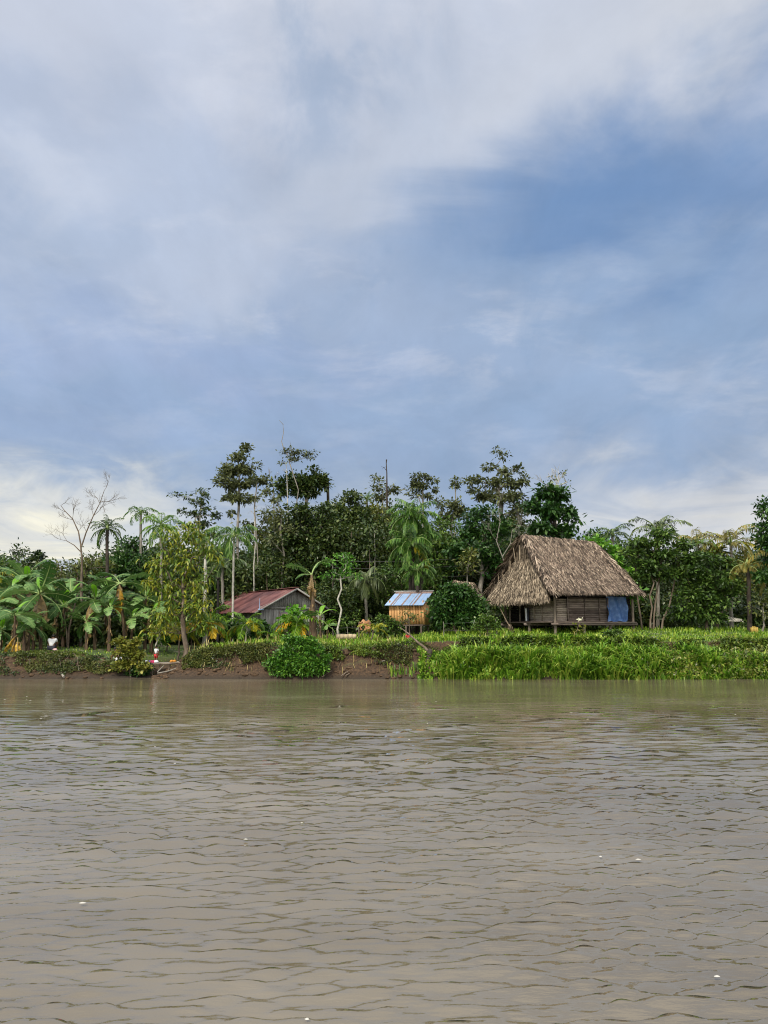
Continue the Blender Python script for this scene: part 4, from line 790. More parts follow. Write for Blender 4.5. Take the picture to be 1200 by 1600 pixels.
# ragged rakes and ridge
thatch(b, fl + [0, 0, .02], fl + ra * .3, rl + ra * .3, rl + [0, 0, .04], 900, .5, .06, .16, 0, jit=.6)
thatch(b, bl_ - ra * .1, bl_ + ra * .3, rl + ra * .3, rl - ra * .1, 600, .7, .08, .1, 0, jit=.5)
thatch(b, fr_ - ra * .35, fr_ + ra * .08, rr_ + ra * .08, rr_ - ra * .35, 700, .5, .08, .1, 0, jit=.4)
for s in (-1, 1): thatch(b, rl + pa * s * .35 - up * .4, rr_ + pa * s * .35 - up * .4, rr_ + up * .06, rl + up * .06, 900, .5, .08, .08, 0, jit=.6)
# end closure on the right
q = (fr_ - ra * .1, br_ - ra * .1, rr_ + pa * .01, rr_ - pa * .01); slab(b, q, .08, 1); thatch(b, *q, 1500, .5, .08, .08, 0)
part('roof', b, [M['thatch'], M['thatchd']], hut, ho)
b = Buf()   # gable skirt
ga, gb = H(-.86, -.66, 3.9), H(-1.2, HW + .55, 3.98); gt = H(.02, HW / 2 - .05, 7.1); 
slab(b, (gb, ga, gt + pa * -.15, gt + pa * .15), .08, 1); thatch(b, gb, ga, gt - pa * .25, gt + pa * .25, 23000, .33, .038, .12, 0, jit=.25)
part('gable_thatch', b, [M['thatchg'], M['thatchd']], hut, ho)
b = Buf()  # long loose fronds hanging at the left rake and apex
for k in range(26):
    t = R.uniform(.0, 1); p = bl_ * (1 - t) + rl * t + ra * R.uniform(-.1, .1); d = np.array([R.normal(0, .12), R.normal(0, .1), -1]); l = R.uniform(.5, 1.2)
    tube(b, [p, p + d * l * .5, p + d * l], [.03, .035, .012], 4)
for k in range(12):
    p = rl + pa * R.uniform(-.6, .6) - up * R.uniform(.2, .6) + ra * .05; tube(b, [p, p - up * R.uniform(.6, 1.3) + R.normal(0, .05, 3)], [.035, .015], 4)
part('loose_fronds', b, [M['thatchg']], hut, ho)
# walls: cane rows with battens
def planks(b, p, q, z0, z1, ph, mi=0, th=.03, vertical=False, jit=.004):
    p = np.asarray(p, float); q = np.asarray(q, float); d = unit(q - p); nrm = np.cross(d, up); L_ = np.linalg.norm(q - p)
    if vertical:
        n = int(L_ / ph); e = L_ / n
        for i in range(n): box(b, p + d * e * (i + .5) + up * (z0 + z1) / 2 + nrm * R.uniform(-1, 1) * jit, (e / 2 - .004, th / 2, (z1 - z0) / 2 + R.uniform(-.02, .02)), np.array([d, nrm, up]), mi)
    else:
        n = int((z1 - z0) / ph); e = (z1 - z0) / n
        for i in range(n): box(b, p + d * L_ / 2 + up * (z0 + e * (i + .5)) + nrm * R.uniform(-1, 1) * jit, (L_ / 2, th / 2, e / 2 - .004), np.array([d, nrm, up + d * R.normal(0, .003)]), mi)
def wallpt(a, p_): return H(a, p_, 0)
b = Buf(); planks(b, wallpt(.05, 0), wallpt(.75, 0), FZ, 4.0, .1, 1); planks(b, wallpt(.8, -.012), wallpt(3.62, -.012), FZ, 4.1, .1, 0)
for a_ in (.78, 1.95, 3.0, 3.62): beam(b, H(a_, -.06, FZ), H(a_, -.06, 4.1), .05, .04, 0)
part('front_wall', b, [M['wood'], M['woodl']], hut, ho)
b = Buf(); planks(b, wallpt(0, .1), wallpt(0, 2.75), FZ, 3.9, .1, 0); planks(b, wallpt(0, 3.3), wallpt(0, 3.4), FZ, 3.9, .1, 0)
for a_ in (1.15, 1.9, 2.75): beam(b, H(-.05, a_, FZ), H(-.05, a_, 3.9), .05, .04, 0)
part('side_wall', b, [M['woodl']], hut, ho)
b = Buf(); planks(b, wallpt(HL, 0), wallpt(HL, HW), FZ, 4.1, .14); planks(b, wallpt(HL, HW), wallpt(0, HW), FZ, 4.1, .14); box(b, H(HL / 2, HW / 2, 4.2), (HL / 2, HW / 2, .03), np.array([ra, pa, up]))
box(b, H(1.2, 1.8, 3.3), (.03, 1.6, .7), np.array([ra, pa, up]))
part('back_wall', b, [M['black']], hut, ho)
# door gap and hanging clothes by it
b = Buf(); beam(b, H(0, 2.78, FZ), H(0, 2.78, 3.9), .08, .08); beam(b, H(-.02, 4.3, FZ), H(-.02, 4.3, 3.9), .08, .08); beam(b, H(-.02, 2.74, 3.86), H(-.02, 4.35, 3.86), .08, .08); part('door_frame', b, [M['post']], hut, ho)
b = Buf(); S_ = []
nx, nz_ = 16, 14; g_ = np.array([[H(3.55 + 1.45 * i / (nx - 1), -.07 - .11 * math.sin(i * .8 + j * .35) * (1 - .4 * j / nz_) - .03 * math.sin(i * 2.7 - j), FZ - .02 + 1.42 * j / (nz_ - 1) + .04 * math.sin(i * .9) * (j == 0)) for i in range(nx)] for j in range(nz_)]).reshape(-1, 3)
b.add(g_, [[j * nx + i, j * nx + i + 1, (j + 1) * nx + i + 1, (j + 1) * nx + i] for j in range(nz_ - 1) for i in range(nx - 1)]); b.add(g_ + pa * .012, [[j * nx + i, (j + 1) * nx + i, (j + 1) * nx + i + 1, j * nx + i + 1] for j in range(nz_ - 1) for i in range(nx - 1)])
part('blue_tarpaulin', b, [M['tarp']], hut, ho, smooth=True)
b = Buf(); box(b, H(HL / 2, HW / 2 - .1, FZ - .06), (HL / 2 + .12, HW / 2 + .25, .035), np.array([ra, pa, up]))
for p_ in (-.25, HW / 2, HW + .1): beam(b, H(-.5, p_, FZ - .16), H(HL + .2, p_, FZ - .16), .1, .12)
beam(b, H(-.35, -.1, FZ - .05), H(-.35, HW + .2, FZ - .05), .12, .08); part('floor_platform', b, [M['wood']], hut, ho)
for a_ in (-.15, 1.8, 3.65, HL + .05):
    for p_ in (-.12, HW / 2, HW + .1):
        c_ = H(a_, p_, 0); z0 = float(gz(c_[0], c_[1])) - .25; tall = (p_ < 0 and a_ < 0) or p_ > HW
        b = Buf(); tube(b, [c_ + up * z0, c_ + up * ((FZ + z0) / 2) + R.normal(0, .01, 3), c_ + up * (4.05 if tall or p_ < 0 and a_ > 5 else FZ - .12)], [.085, .08, .075], 8); part('stilt', b, [M['post']], hut, ho, smooth=True)
b = Buf(); c_ = H(-.3, 3.95, 0); tube(b, [c_ + up * 1.95, c_ + up * 3.8 + ra * .04], [.06, .05], 7); part('porch_post', b, [M['post']], hut, ho, smooth=True)
b = Buf(); tube(b, [H(-1.1, 3.9, 3.75), H(-.9, 3.4, 2.8), H(-.7, 3.0, 2.1)], [.03, .03, .04], 5)
n_ = 120; P = H(-.78, 3.2, 2.55) + R.normal(0, .06, (n_, 3)); leaves(b, P, np.array([0, 0, -1.]) + R.normal(0, .25, (n_, 3)), .45, .12); part('hanging_fibre_bundle', b, [M['thatchg']], hut, ho)
# clothes hanging beside the doorway
for k, (a_, m, n_) in enumerate(((2.55, 'white', 'white cloth hanging beside the dark doorway of the thatched house'), (2.38, 'navy', 'dark cloth hanging beside the white one at the thatched house doorway'))):
    b = Buf(); z_ = 3.55; gx = 6; g_ = np.array([[H(-.1 - .03 * math.sin(i * 1.7 + j * .3), a_ - .1 + .2 * i / 5, z_ - .75 * j / 7) for i in range(gx)] for j in range(8)]).reshape(-1, 3)
    Fq = [[j * gx + i, j * gx + i + 1, (j + 1) * gx + i + 1, (j + 1) * gx + i] for j in range(7) for i in range(gx - 1)]; b.add(g_, Fq); b.add(g_ - ra * .012, Fq)
    tag(link('hanging_cloth', b.mesh('hanging_cloth', [M[m]])), n_, 'cloth')
# ======================= second thatched roof behind ====================
c0 = W(722, 984, 49.5); bo = np.array([c0[0], 49.5, 2.2]); bh = root('thatched_house', bo, 'smaller thatched house mostly hidden behind the dark bush-like tree', 'house')
rA, rB = W(711, 907, 49.5), W(738, 911, 50.3); ea, eb = W(690, 948, 48), W(762, 952, 48.6); ec, ed = W(768, 950, 53), W(700, 948, 52.5)
b = Buf()
for q in ((ea, eb, rB, rA), (eb, ec, rB + pa * .01, rB), (ed, ec, rB, rA), (ed, ea, rA, rA + pa * .01)): slab(b, q, .08, 1); thatch(b, *q, 2200, .5, .08, .1, 0)
part('roof', b, [M['thatchg'], M['thatchd']], bh, bo)
b = Buf(); w1, w2, w3, w4 = [np.array([p[0] * .97 + bo[0] * .03, p[1], 0]) for p in (ea, eb, ec, ed)]
for p, q in ((w1, w2), (w2, w3), (w3, w4), (w4, w1)): planks(b, p + [0, .35, 0], q + [0, .35, 0], 2.3, ea[2] - .05, .14)
part('wall', b, [M['wood']], bh, bo)
for p in (w1, w2, w3, w4): b = Buf(); tube(b, [p + [0, .3, 1.9], p + [0, .3, 3.7]], [.08, .07], 7); part('post', b, [M['post']], bh, bo)
# ======================= red-roofed house ==============================
A = np.array([-7.35, 44.8, 0]); gd = unit(np.array([.83, .53, 0])); rdv = unit(np.array([-.55, .835, 0])); GW, GLn = 4.3, 8.8
def Q(g, r, z): return A + gd * g + rdv * r + up * z
oo = Q(GW / 2, GLn / 2, 1.7); rh = root('tin_roofed_house', oo, 'grey plank house with a rusty dark red corrugated roof', 'house'); EZr, RZr = 3.62, 4.82; wb = 2.0
b = Buf(); planks(b, Q(0, 0, 0), Q(GW, 0, 0), wb, EZr - .02, .16, 0, vertical=True); planks(b, Q(GW, 0, 0), Q(GW, GLn, 0), wb, EZr, .16, 0, vertical=True); planks(b, Q(0, GLn, 0), Q(0, 0, 0), wb, EZr, .16, 0, vertical=True); planks(b, Q(GW, GLn, 0), Q(0, GLn, 0), wb, EZr, .2, 0, vertical=True)
part('wall', b, [M['woodg']], rh, oo)
b = Buf(); n = 30; nm = np.cross(gd, up)
for i in range(n):
    g0 = GW * (i + .5) / n; h = (RZr - EZr - .08) * (1 - abs(g0 - GW / 2) / (GW / 2)); box(b, Q(g0, -.03, EZr + .02 + h / 2) + nm * R.uniform(-.003, .003), (GW / n / 2 - .004, .012, max(.01, h / 2)), np.array([gd, rdv, up]))
part('gable_boards', b, [M['woodg']], rh, oo)
b = Buf(); beam(b, Q(-.12, -.07, EZr), Q(GW + .12, -.07, EZr), .05, .12); part('tie_board', b, [M['woodg']], rh, oo)
for sd in (0, 1):
    b = Buf(); nn_ = 74; ms = 11
    g_e = -.55 if sd == 0 else GW + .55; ez = EZr - .3
    rows = []
    for j in range(ms):
        # four overlapping sheets up the slope? one sheet per strip along the ridge
        r0_, r1_ = -.45 + (GLn + .7) * j / ms, -.45 + (GLn + .7) * (j + 1) / ms + .05
        m_n = 16; V = []
        for i in range(m_n + 1):
            r_ = r0_ + (r1_ - r0_) * i / m_n; co = .018 * math.sin(i * math.pi / 2.) + .012 * (j % 2)
            V += [Q(g_e, r_, ez + co + .006 * j), Q(GW / 2, r_, RZr + co + .006 * j)]
        V = np.array(V); k = np.arange(m_n)[:, None] * 2; b.add(V, k + [0, 1, 3, 2]); b.add(V - up * .015, k + [0, 2, 3, 1])
    part('roof_sheet', b, [M['rust']], rh, oo)
b = Buf(); beam(b, Q(GW / 2, -.47, RZr + .05), Q(GW / 2, GLn + .25, RZr + .05), .32, .03); part('ridge_cap', b, [M['rust']], rh, oo)
b = Buf(); beam(b, Q(-.58, -.47, EZr - .34), Q(GW / 2, -.47, RZr - .04), .03, .1); beam(b, Q(GW + .58, -.47, EZr - .34), Q(GW / 2, -.47, RZr - .04), .03, .1); part('barge_board', b, [M['woodg']], rh, oo)
b = Buf(); beam(b, Q(1.2, -.04, wb + .05), Q(1.2, -.04, 3.4), .06, .04); beam(b, Q(1.25, -.05, wb + .02), Q(2.1, -.05, wb + .02), .02, .02); planks(b, Q(1.3, -.03, 0), Q(2.1, -.03, 0), wb + .05, 3.35, .2, 0, .03, True); part('door', b, [M['wood']], rh, oo)
for g_, r_ in ((0, 0), (GW, 0), (0, GLn / 2), (GW, GLn / 2), (0, GLn), (GW, GLn), (GW / 2, 0)):
    b = Buf(); p = Q(g_, r_ + .05, 0); tube(b, [p + up * 1.3, p + up * (wb + .05)], [.09, .09], 7); part('stilt', b, [M['post']], rh, oo)
b = Buf(); p = Q(-.3, -.5, 0); tube(b, [p + up * 3.5, p + up * 4.15], [.02, .015], 5); beam(b, p + up * 3.5 - gd * .1, p + up * 3.5 + gd * .25, .05, .05); part('roof_pipe', b, [M['zinc']], rh, oo)
# low shed roof glimpsed right of the red-roofed house
p0 = W(512, 951, 49); so_ = np.array([p0[0], 49, 2.]); sh2 = root('lean_to_shed', so_, 'dark lean-to with a dull brown sheet roof just right of the tattered banana plant', 'shed'); b = Buf()
slab(b, (W(502, 955, 48.4), W(527, 955.5, 48.2), W(512, 947, 50.2), W(500, 946, 50.4)), .04); part('roof', b, [M['rust']], sh2, so_); b = Buf(); planks(b, np.array([W(502, 955, 48.7)[0], 48.8, 0]), np.array([W(524, 955, 48.5)[0], 48.6, 0]), 2.2, 3.45, .2, 0, vertical=True); part('wall', b, [M['black']], sh2, so_)
# ======================= small orange shed ==============================
wd = unit(np.array([.985, -.17, 0])); dd_ = unit(np.array([.32, .95, 0])); So = W(608, 984, 44.6); So[2] = 0; SW, SD = 2.0, 1.5
def S(a, d, z): return So + wd * a + dd_ * d + up * z
so_ = S(SW / 2, SD / 2, 2.2); sh = root('plank_shed', so_, 'small orange plank shed on stilts with a pale bluish tin roof', 'shed'); fb, ft = 2.62, 3.78
b = Buf(); n = 13
for i in range(n):
    a0, a1 = SW * i / n, SW * (i + 1) / n; lean = .10 * (i + .5) / n
    c_ = (S((a0 + a1) / 2 + lean, 0, (fb + ft) / 2)); box(b, c_ + R.normal(0, .003, 3), (SW / n / 2 - .004, .012, (ft - fb) / 2), np.array([wd, np.cross(up, wd), unit(up + wd * -.12 * i / n)]))
part('front_wall', b, [M['woodo']], sh, so_)
b = Buf(); planks(b, S(SW, .03, 0), S(SW, SD, 0), fb, ft + .25, .16, 0, .025, True); planks(b, S(0, SD, 0), S(0, .03, 0), fb, ft + .25, .16, 0, .025, True); planks(b, S(SW, SD, 0), S(0, SD, 0), fb, ft + .5, .16, 0, .025, True); part('side_wall', b, [M['woodo']], sh, so_)
b = Buf(); cols = 7
for i in range(cols):
    a0, a1 = -.18 + (SW + .3) * i / cols, -.18 + (SW + .3) * (i + 1) / cols
    m = 1 if i in (1, 4) else 0
    hi_ = lambda a_: S(a_ + .1, SD + .15, 4.62)
    e0, e1 = S(a0, -.3, 3.74), S(a1 - .01, -.3, 3.74); t0, t1 = hi_(a0), hi_(a1 - .01); k_ = .86
    slab(b, (e0, e1, e1 + (t1 - e1) * k_, e0 + (t0 - e0) * k_), .015, 0)
    slab(b, (e0 + (t0 - e0) * k_ + up * .004, e1 + (t1 - e1) * k_ + up * .004, t1 + up * .004, t0 + up * .004), .015, 1)
    if i in (1, 3, 5): slab(b, (e0 + up * .02, e0 + wd * .09 + up * .02, t0 + wd * .09 + up * .02, t0 + up * .02), .01, 1)
    if i in (1, 4): slab(b, (e0 + wd * .16 + up * .022, e0 + wd * .2 + up * .022, t0 + wd * .2 + up * .022, t0 + wd * .16 + up * .022), .01, 1)
part('roof', b, [M['zinc'], M['zincr']], sh, so_)
b = Buf(); beam(b, S(-.2, SD + .17, 4.66), S(SW + .25, SD + .17, 4.66), .12, .03); part('ridge_flashing', b, [M['white']], sh, so_)
b = Buf(); box(b, S(SW / 2, SD / 2, fb - .05), (SW / 2, SD / 2, .04), np.array([wd, dd_, up])); part('floor', b, [M['wood']], sh, so_)
for a_, d_ in ((.1, .05), (SW - .1, .05), (.1, SD), (SW - .1, SD), (SW / 2, .05)): b = Buf(); p = S(a_, d_, 0); tube(b, [p + up * 1.8, p + up * (fb - .08)], [.06, .055], 7); part('stilt', b, [M['post']], sh, so_)
# ======================= clutter of the yard =============================
p0 = W(570, 984, 41.8); to = np.array([p0[0], 41.8, float(gz(p0[0], 41.8))]); tp = root('tarpaulin_shelter', to, 'crumpled orange-brown tarpaulin draped over short posts left of the shed', 'shelter')
b = Buf(); nx, nz_ = 12, 9; g_ = []
for j in range(nz_):
    for i in range(nx):
        t = i / (nx - 1); s_ = j / (nz_ - 1); g_.append(W(561 + 17 * t + 2 * math.sin(j * 1.3), 971 + 16 * s_ + 2 * math.sin(i * 1.1 + j) - 2 * math.sin(t * 3.1), 41.8 + .5 * (1 - s_) + .1 * math.sin(i * 1.9 + j * .8)))
g_ = np.array(g_); Fq = [[j * nx + i, j * nx + i + 1, (j + 1) * nx + i + 1, (j + 1) * nx + i] for j in range(nz_ - 1) for i in range(nx - 1) if not (j > 3 and 2 <= i <= 4)]
b.add(g_, Fq); b.add(g_ + [0, .012, .004], Fq); part('sheet', b, [M['orange']], tp, to, smooth=True)
for px in (561, 566, 578): b = Buf(); q = W(px, 972, 42.2); tube(b, [[q[0], 42.2, to[2] - .1], q], [.04, .035], 6); part('post', b, [M['post']], tp, to)
b = Buf()
for i in range(5):
    a0, a1 = W(525 + i * 6.4, 994.5, 41.6), W(525 + i * 6.4 + 6.1, 994.5, 41.6); box(b, (a0 + a1) / 2 + [0, R.uniform(-.02, .02), .0], ((a1 - a0)[0] / 2, .025, .13 + R.uniform(-.01, .01)))
tag(link('low_board_wall', b.mesh('low_board_wall', [M['beige']])), 'low wall of pale beige boards in the yard left of the orange tarpaulin', 'board wall')
def fence_(lab, pts, Y, ph, wires):
    o = W(pts[0], 984, Y); o[2] = float(gz(o[0], Y)); rt = root('wire_fence', o, lab, 'fence'); tops = []
    for px in pts:
        p = W(px, 984, Y); p[2] = float(gz(p[0], Y)); b = Buf(); tube(b, [p - up * .15, p + up * ph * .5 + [.02, 0, 0], p + up * ph + [R.normal(0, .05), 0, 0]], [.022, .02, .016], 6); part('post', b, [M['barkg']], rt, o); tops.append(p)
    b = Buf()
    for h in wires:
        for p, q in zip(tops[:-1], tops[1:]): tube(b, [p + up * h, (p + q) / 2 + up * (h - .03), q + up * h], .005, 4)
    part('wire', b, [M['wire']], rt, o)
fence_('thin wire fence on pale stakes in front of the dark bush-like tree', [693, 776], 41.0, .95, [.45, .85])
fence_('thin wire fence on a leaning stake behind the beige boards', [520, 543, 560], 42.3, .75, [.4, .7])
# pole and wires
for lab, px, Y, top, r_ in (('black upright pole between the pale palm trunks and the red roof', 341, 46, 905, .09), ('wooden wire pole half lost in the wood left of the umbrella-topped tree', 520, 51, 872, .06), ('wooden wire pole half lost in the trees behind the thatched house', 842, 51, 850, .06)):
    p = W(px, 984, Y); z0 = float(gz(p[0], Y)); b = Buf(); t = W(px, top, Y); o = np.array([p[0], Y, z0]); rt = root('utility_pole', o, lab, 'pole')
    tube(b, [[p[0], Y, z0 - .2], t], [r_, r_ * .8], 8); part('pole', b, [M['black' if px == 341 else 'barkd']], rt, o, smooth=True)
    b = Buf()
    if px > 700: beam(b, t + [-.5, 0, -.2], t + [.5, 0, -.2], .07, .09); part('crossarm', b, [M['post']], rt, o)
    elif px == 341: box(b, t + [0, 0, .06], (.11, .11, .06)); tube(b, [t + [0, 0, -.6], t + [.12, -.05, -.55]], .04, 6); part('cap', b, [M['black']], rt, o)
for k, (ya, yb_) in enumerate(((856, 858), (867, 870), (880, 888))):
    b = Buf(); a0, a1 = W(520, ya + 20, 50.8), W(842, yb_, 50.8); t = np.linspace(0, 1, 25)[:, None]; P = a0 + (a1 - a0) * t - up * (.35 * 4 * t * (1 - t)); P[:, 1] = 46.0 + 4.8 * abs(2 * t[:, 0] - 1) ** .5 * 1.
    P[:, 1] = 45.2 if False else P[:, 1]; P[:, 0] = P[:, 0] * P[:, 1] / 50.8; P[:, 2] = EYE + (P[:, 2] - EYE) * P[:, 1] / 50.8
    P = a0 + (a1 - a0) * t - up * (.35 * 4 * t * (1 - t))
    tag(link('overhead_wire', b.mesh('overhead_wire', [M['wire']])) if False else None, None) if False else None
    tube(b, P, .011, 4); tag(link('overhead_wire', b.mesh('overhead_wire', [M['wire']])), ('topmost', 'middle', 'lowest')[k] + ' of the three thin wires crossing the dark wood', 'wire', 'overhead wires across the wood')
p = W(1145, 966, 44.5); b = Buf(); slab(b, (W(1137, 963, 44.2), W(1160, 968, 44.0), W(1154, 971, 43.6), W(1139, 970, 43.7)), .03); 
for i in range(4): q0 = W(1139 + i * 5, 964 + i, 44.1); beam(b, q0 + [0, -.02, .03], q0 + [.03, -.5, -.2], .04, .03)
tag(link('metal_sheet', b.mesh('metal_sheet', [M['barkw']])), 'crumpled pale metal sheet lying under the trees near the right edge', 'metal sheet')
p = W(1178, 984, 42.6); z0 = float(gz(p[0], 42.6)); yo = np.array([p[0], 42.6, z0]); yb = root('plastic_container', yo, 'yellow plastic container standing by the dark trunk near the right edge', 'container'); b = Buf()
for i in range(4): box(b, yo + [-.13 + .09 * i, 0, .17 + .01 * (i % 2)], (.042, .13, .17)); 
box(b, yo + [0, 0, .03], (.19, .15, .03)); part('body', b, [M['yellow']], yb, yo); b = Buf(); tube(b, [yo + [-.1, 0, .33], yo + [-.07, 0, .4], yo + [.07, 0, .4], yo + [.1, 0, .33]], .018, 6); part('handle', b, [M['yellow']], yb, yo)
# ======================= landing, logs, driftwood =======================
lo0 = W(262, 1036, 38.2); lz = .62; lp = root('wooden_landing', (lo0[0], 38.2, .3), 'rough grey pole landing built over the muddy cove', 'landing'); lo_ = np.array([lo0[0], 38.2, .3])
for k in range(9):
    Yk = 37.6 + k * .15; b = Buf(); a0 = W(234 + R.uniform(-3, 3), 984, Yk); a1 = W(294 + R.uniform(-4, 4), 984, Yk); tube(b, [[a0[0], Yk, lz + R.uniform(-.04, .03)], [(a0[0] + a1[0]) / 2, Yk + .03, lz + .02], [a1[0], Yk, lz + .1]], [.045, .05, .04], 6); part('deck_pole', b, [M['barkg' if k % 2 else 'bark']], lp, lo_, smooth=True)
for px in (240, 252, 268, 284):
    b = Buf(); q = W(px, 984, 37.7); tube(b, [[q[0] + R.normal(0, .1), 37.6, -.1], [q[0], 37.75, lz - .03]], [.035, .03], 6); part('leg', b, [M['bark']], lp, lo_)
def cloth_pile(lab, px, Y, z, mats, sx_, name='cloth_pile'):
    q = W(px, 984, Y); b = Buf()
    for i, m in enumerate(mats): sphere(b, [q[0] + (i - (len(mats) - 1) / 2) * sx_ * .8, Y + R.normal(0, .04), z + .06], (sx_ * .62, .16, .085), 12, 8, i, .14)
    o = link(name, b.mesh(name, [M[m] for m in mats], smooth=True)); return tag(o, lab, 'laundry')
cloth_pile('heap of pink, purple and white washing on the landing', 238, 37.8, lz + .05, ['white', 'purple', 'pink', 'white'], .2)
cloth_pile('orange cloth lying on the right end of the landing', 273, 38.1, lz + .06, ['oragec', 'oragec'], .14)
def log(lab, pts, rs, bark='barkw', name='fallen_branch', cat='branch', n=7):
    b = Buf(); tube(b, np.array([W(a, c, Y) for a, c, Y in pts]), rs, n); return tag(link(name, b.mesh(name, [M[bark]], smooth=True)), lab, cat)
log('thick bleached dead log leaning from the grass down the bank in the middle', [(625, 980, 38.9), (638, 990, 38.5), (652, 1003, 38.1), (664, 1012, 37.9), (672, 1022, 37.8)], [.02, .04, .055, .07, .09], 'bark', 'dead_log', 'log')
log('dark rotten stump standing under the leaning log at the bank', [(672, 1016, 37.8), (668, 1030, 37.4), (666, 1046, 36.9)], [.13, .16, .2], 'barkd', 'tree_stump', 'stump')
log('long thin bleached pole resting on the bare soil in the middle of the bank', [(584, 1021, 37.6), (572, 1036, 37.1), (556, 1046, 36.6), (540, 1056, 36.2)], [.018, .024, .028, .03], 'bark')
log('second thin pole fanning left across the bare soil', [(562, 1042, 36.9), (548, 1046, 36.6), (533, 1056, 36.2)], [.018, .022, .025], 'bark')
log('short twig sticking out of the soil under the grassy lip', [(550, 1024, 37.5), (562, 1034, 37.0)], [.015, .02])
log('pale curved driftwood piece caught in the vines', [(603, 1032, 37.1), (598, 1033, 37.), (593, 1037, 36.9)], [.03, .035, .02], 'barkg')
log('slanting bare pole at the left foot of the leafy waterline bush', [(519, 1048, 36.6), (510, 1053, 36.3), (503, 1058, 36.1)], [.018, .02, .02], 'bark')
log('forked grey driftwood at the water below the left bank', [(92, 1048, 36.8), (96, 1053, 36.5), (100, 1058, 36.2)], [.04, .05, .06], 'barkg')
log('pale snag on the mud beneath the landing', [(256, 1040, 37.4), (250, 1046, 37.1), (246, 1050, 36.9)], [.02, .03, .03], 'barkg')
log('long low branch lying along the mud right of the landing', [(295, 1033, 37.7), (280, 1043, 37.3), (262, 1049, 37.0), (246, 1052, 36.9)], [.03, .035, .04, .03], 'barkg')
b = Buf()
for i in range(340):
    px = R.choice([R.uniform(-60, 175), R.uniform(285, 430), R.uniform(500, 660), R.uniform(240, 300)]); Y = R.uniform(36.3, 38.2); x = W(px, 984, Y)[0]; r_ = R.uniform(.03, .13)
    sphere(b, [x, Y, float(gz(x, Y)) + r_ * .1], (r_ * R.uniform(.8, 1.6), r_, r_ * .65), 7, 5, 0, .22)
tag(link('soil_clods', b.mesh('soil_clods', [M['soilrk']], smooth=False)), 'loose brown clods of earth fallen along the foot of the bank', 'soil', kind='stuff')
b = Buf(); x, Y, z = scatter(900, 300, 900, 36.5, 38.8); k = R.random(900) < .5; n = k.sum(); blades(b, np.stack([x[k], Y[k], z[k]], 1), R.uniform(.25, .7, n), .02, .9)
tag(link('dry_stalks', b.mesh('dry_stalks', [M['dry']])), 'straw-coloured dry stalks poking out of the bank plants', 'dry grass', kind='stuff')
b = Buf(); n = 26
for (px, m) in ((612, 1056), (628, 1054), (645, 1057)):
    q = W(px, m, 36.5); x_ = q[0] + R.normal(0, .12, n); Y_ = 36.5 + R.normal(0, .06, n); blades(b, np.stack([x_, Y_, gz(x_, Y_)], 1), R.uniform(.3, .6, n), .035, .6)
tag(link('reed_tuft', b.mesh('reed_tuft', [M['grassT']])), 'small pale reed tufts at the water left of the tall grass', 'reeds', kind='stuff')
# floating foam flecks drifting on the river
b = Buf(); n = 26; Yf = 4.5 + 22 * R.random(n) ** 1.6; uf = R.uniform(-.6, .6, n); uf = np.where(R.random(n) < .4, -.5 + R.normal(0, .06, n), uf); 
for Y_, u_ in zip(Yf, uf):
    k = 7; a_ = np.arange(k) * 2 * math.pi / k; rx_, ry_ = R.uniform(.008, .026) * (1 + Y_ * .05), R.uniform(.004, .01) * (1 + Y_ * .06); c_ = np.array([u_ * Y_, Y_, .028])
    V = c_ + np.stack([np.cos(a_) * rx_ * R.uniform(.8, 1.2, k), np.sin(a_) * ry_, 0 * a_], 1); b.add(np.vstack([V, c_ + [0, 0, .008]]), [[j, (j + 1) % k, k] for j in range(k)])
tag(link('foam_flecks', b.mesh('foam_flecks', [M['foam']])), 'tiny pale flecks of foam drifting on the brown river', 'foam', kind='stuff')
def roots(lab, p0, p1, n, y0=1024, y1=1050):
    Yr = 37.4; q = W((p0 + p1) / 2, y0, Yr); b = Buf()
    for i in range(n):
        px = R.uniform(p0, p1); yy_ = R.uniform(y0 - 4, y0 + 8); P = [W(px, yy_, 37.6)]
        for j in range(4): px += R.normal(0, 3); yy_ += R.uniform(2, 7); P.append(W(px, yy_, 37.5 - .3 * j))
        tube(b, P, np.linspace(.022, .007, 5), 4)
    tag(link('root_tangle', b.mesh('root_tangle', [M['bark']])), lab, 'roots')
roots('tangle of thin exposed roots hanging on the eroded soil at the far left', 40, 120, 16)
roots('thin roots dangling over the brown bank under the mound left of the waterside bush', 330, 415, 14, 1026)
roots('pale roots dangling over the bare earth right of the waterside bush', 525, 600, 12, 1022)
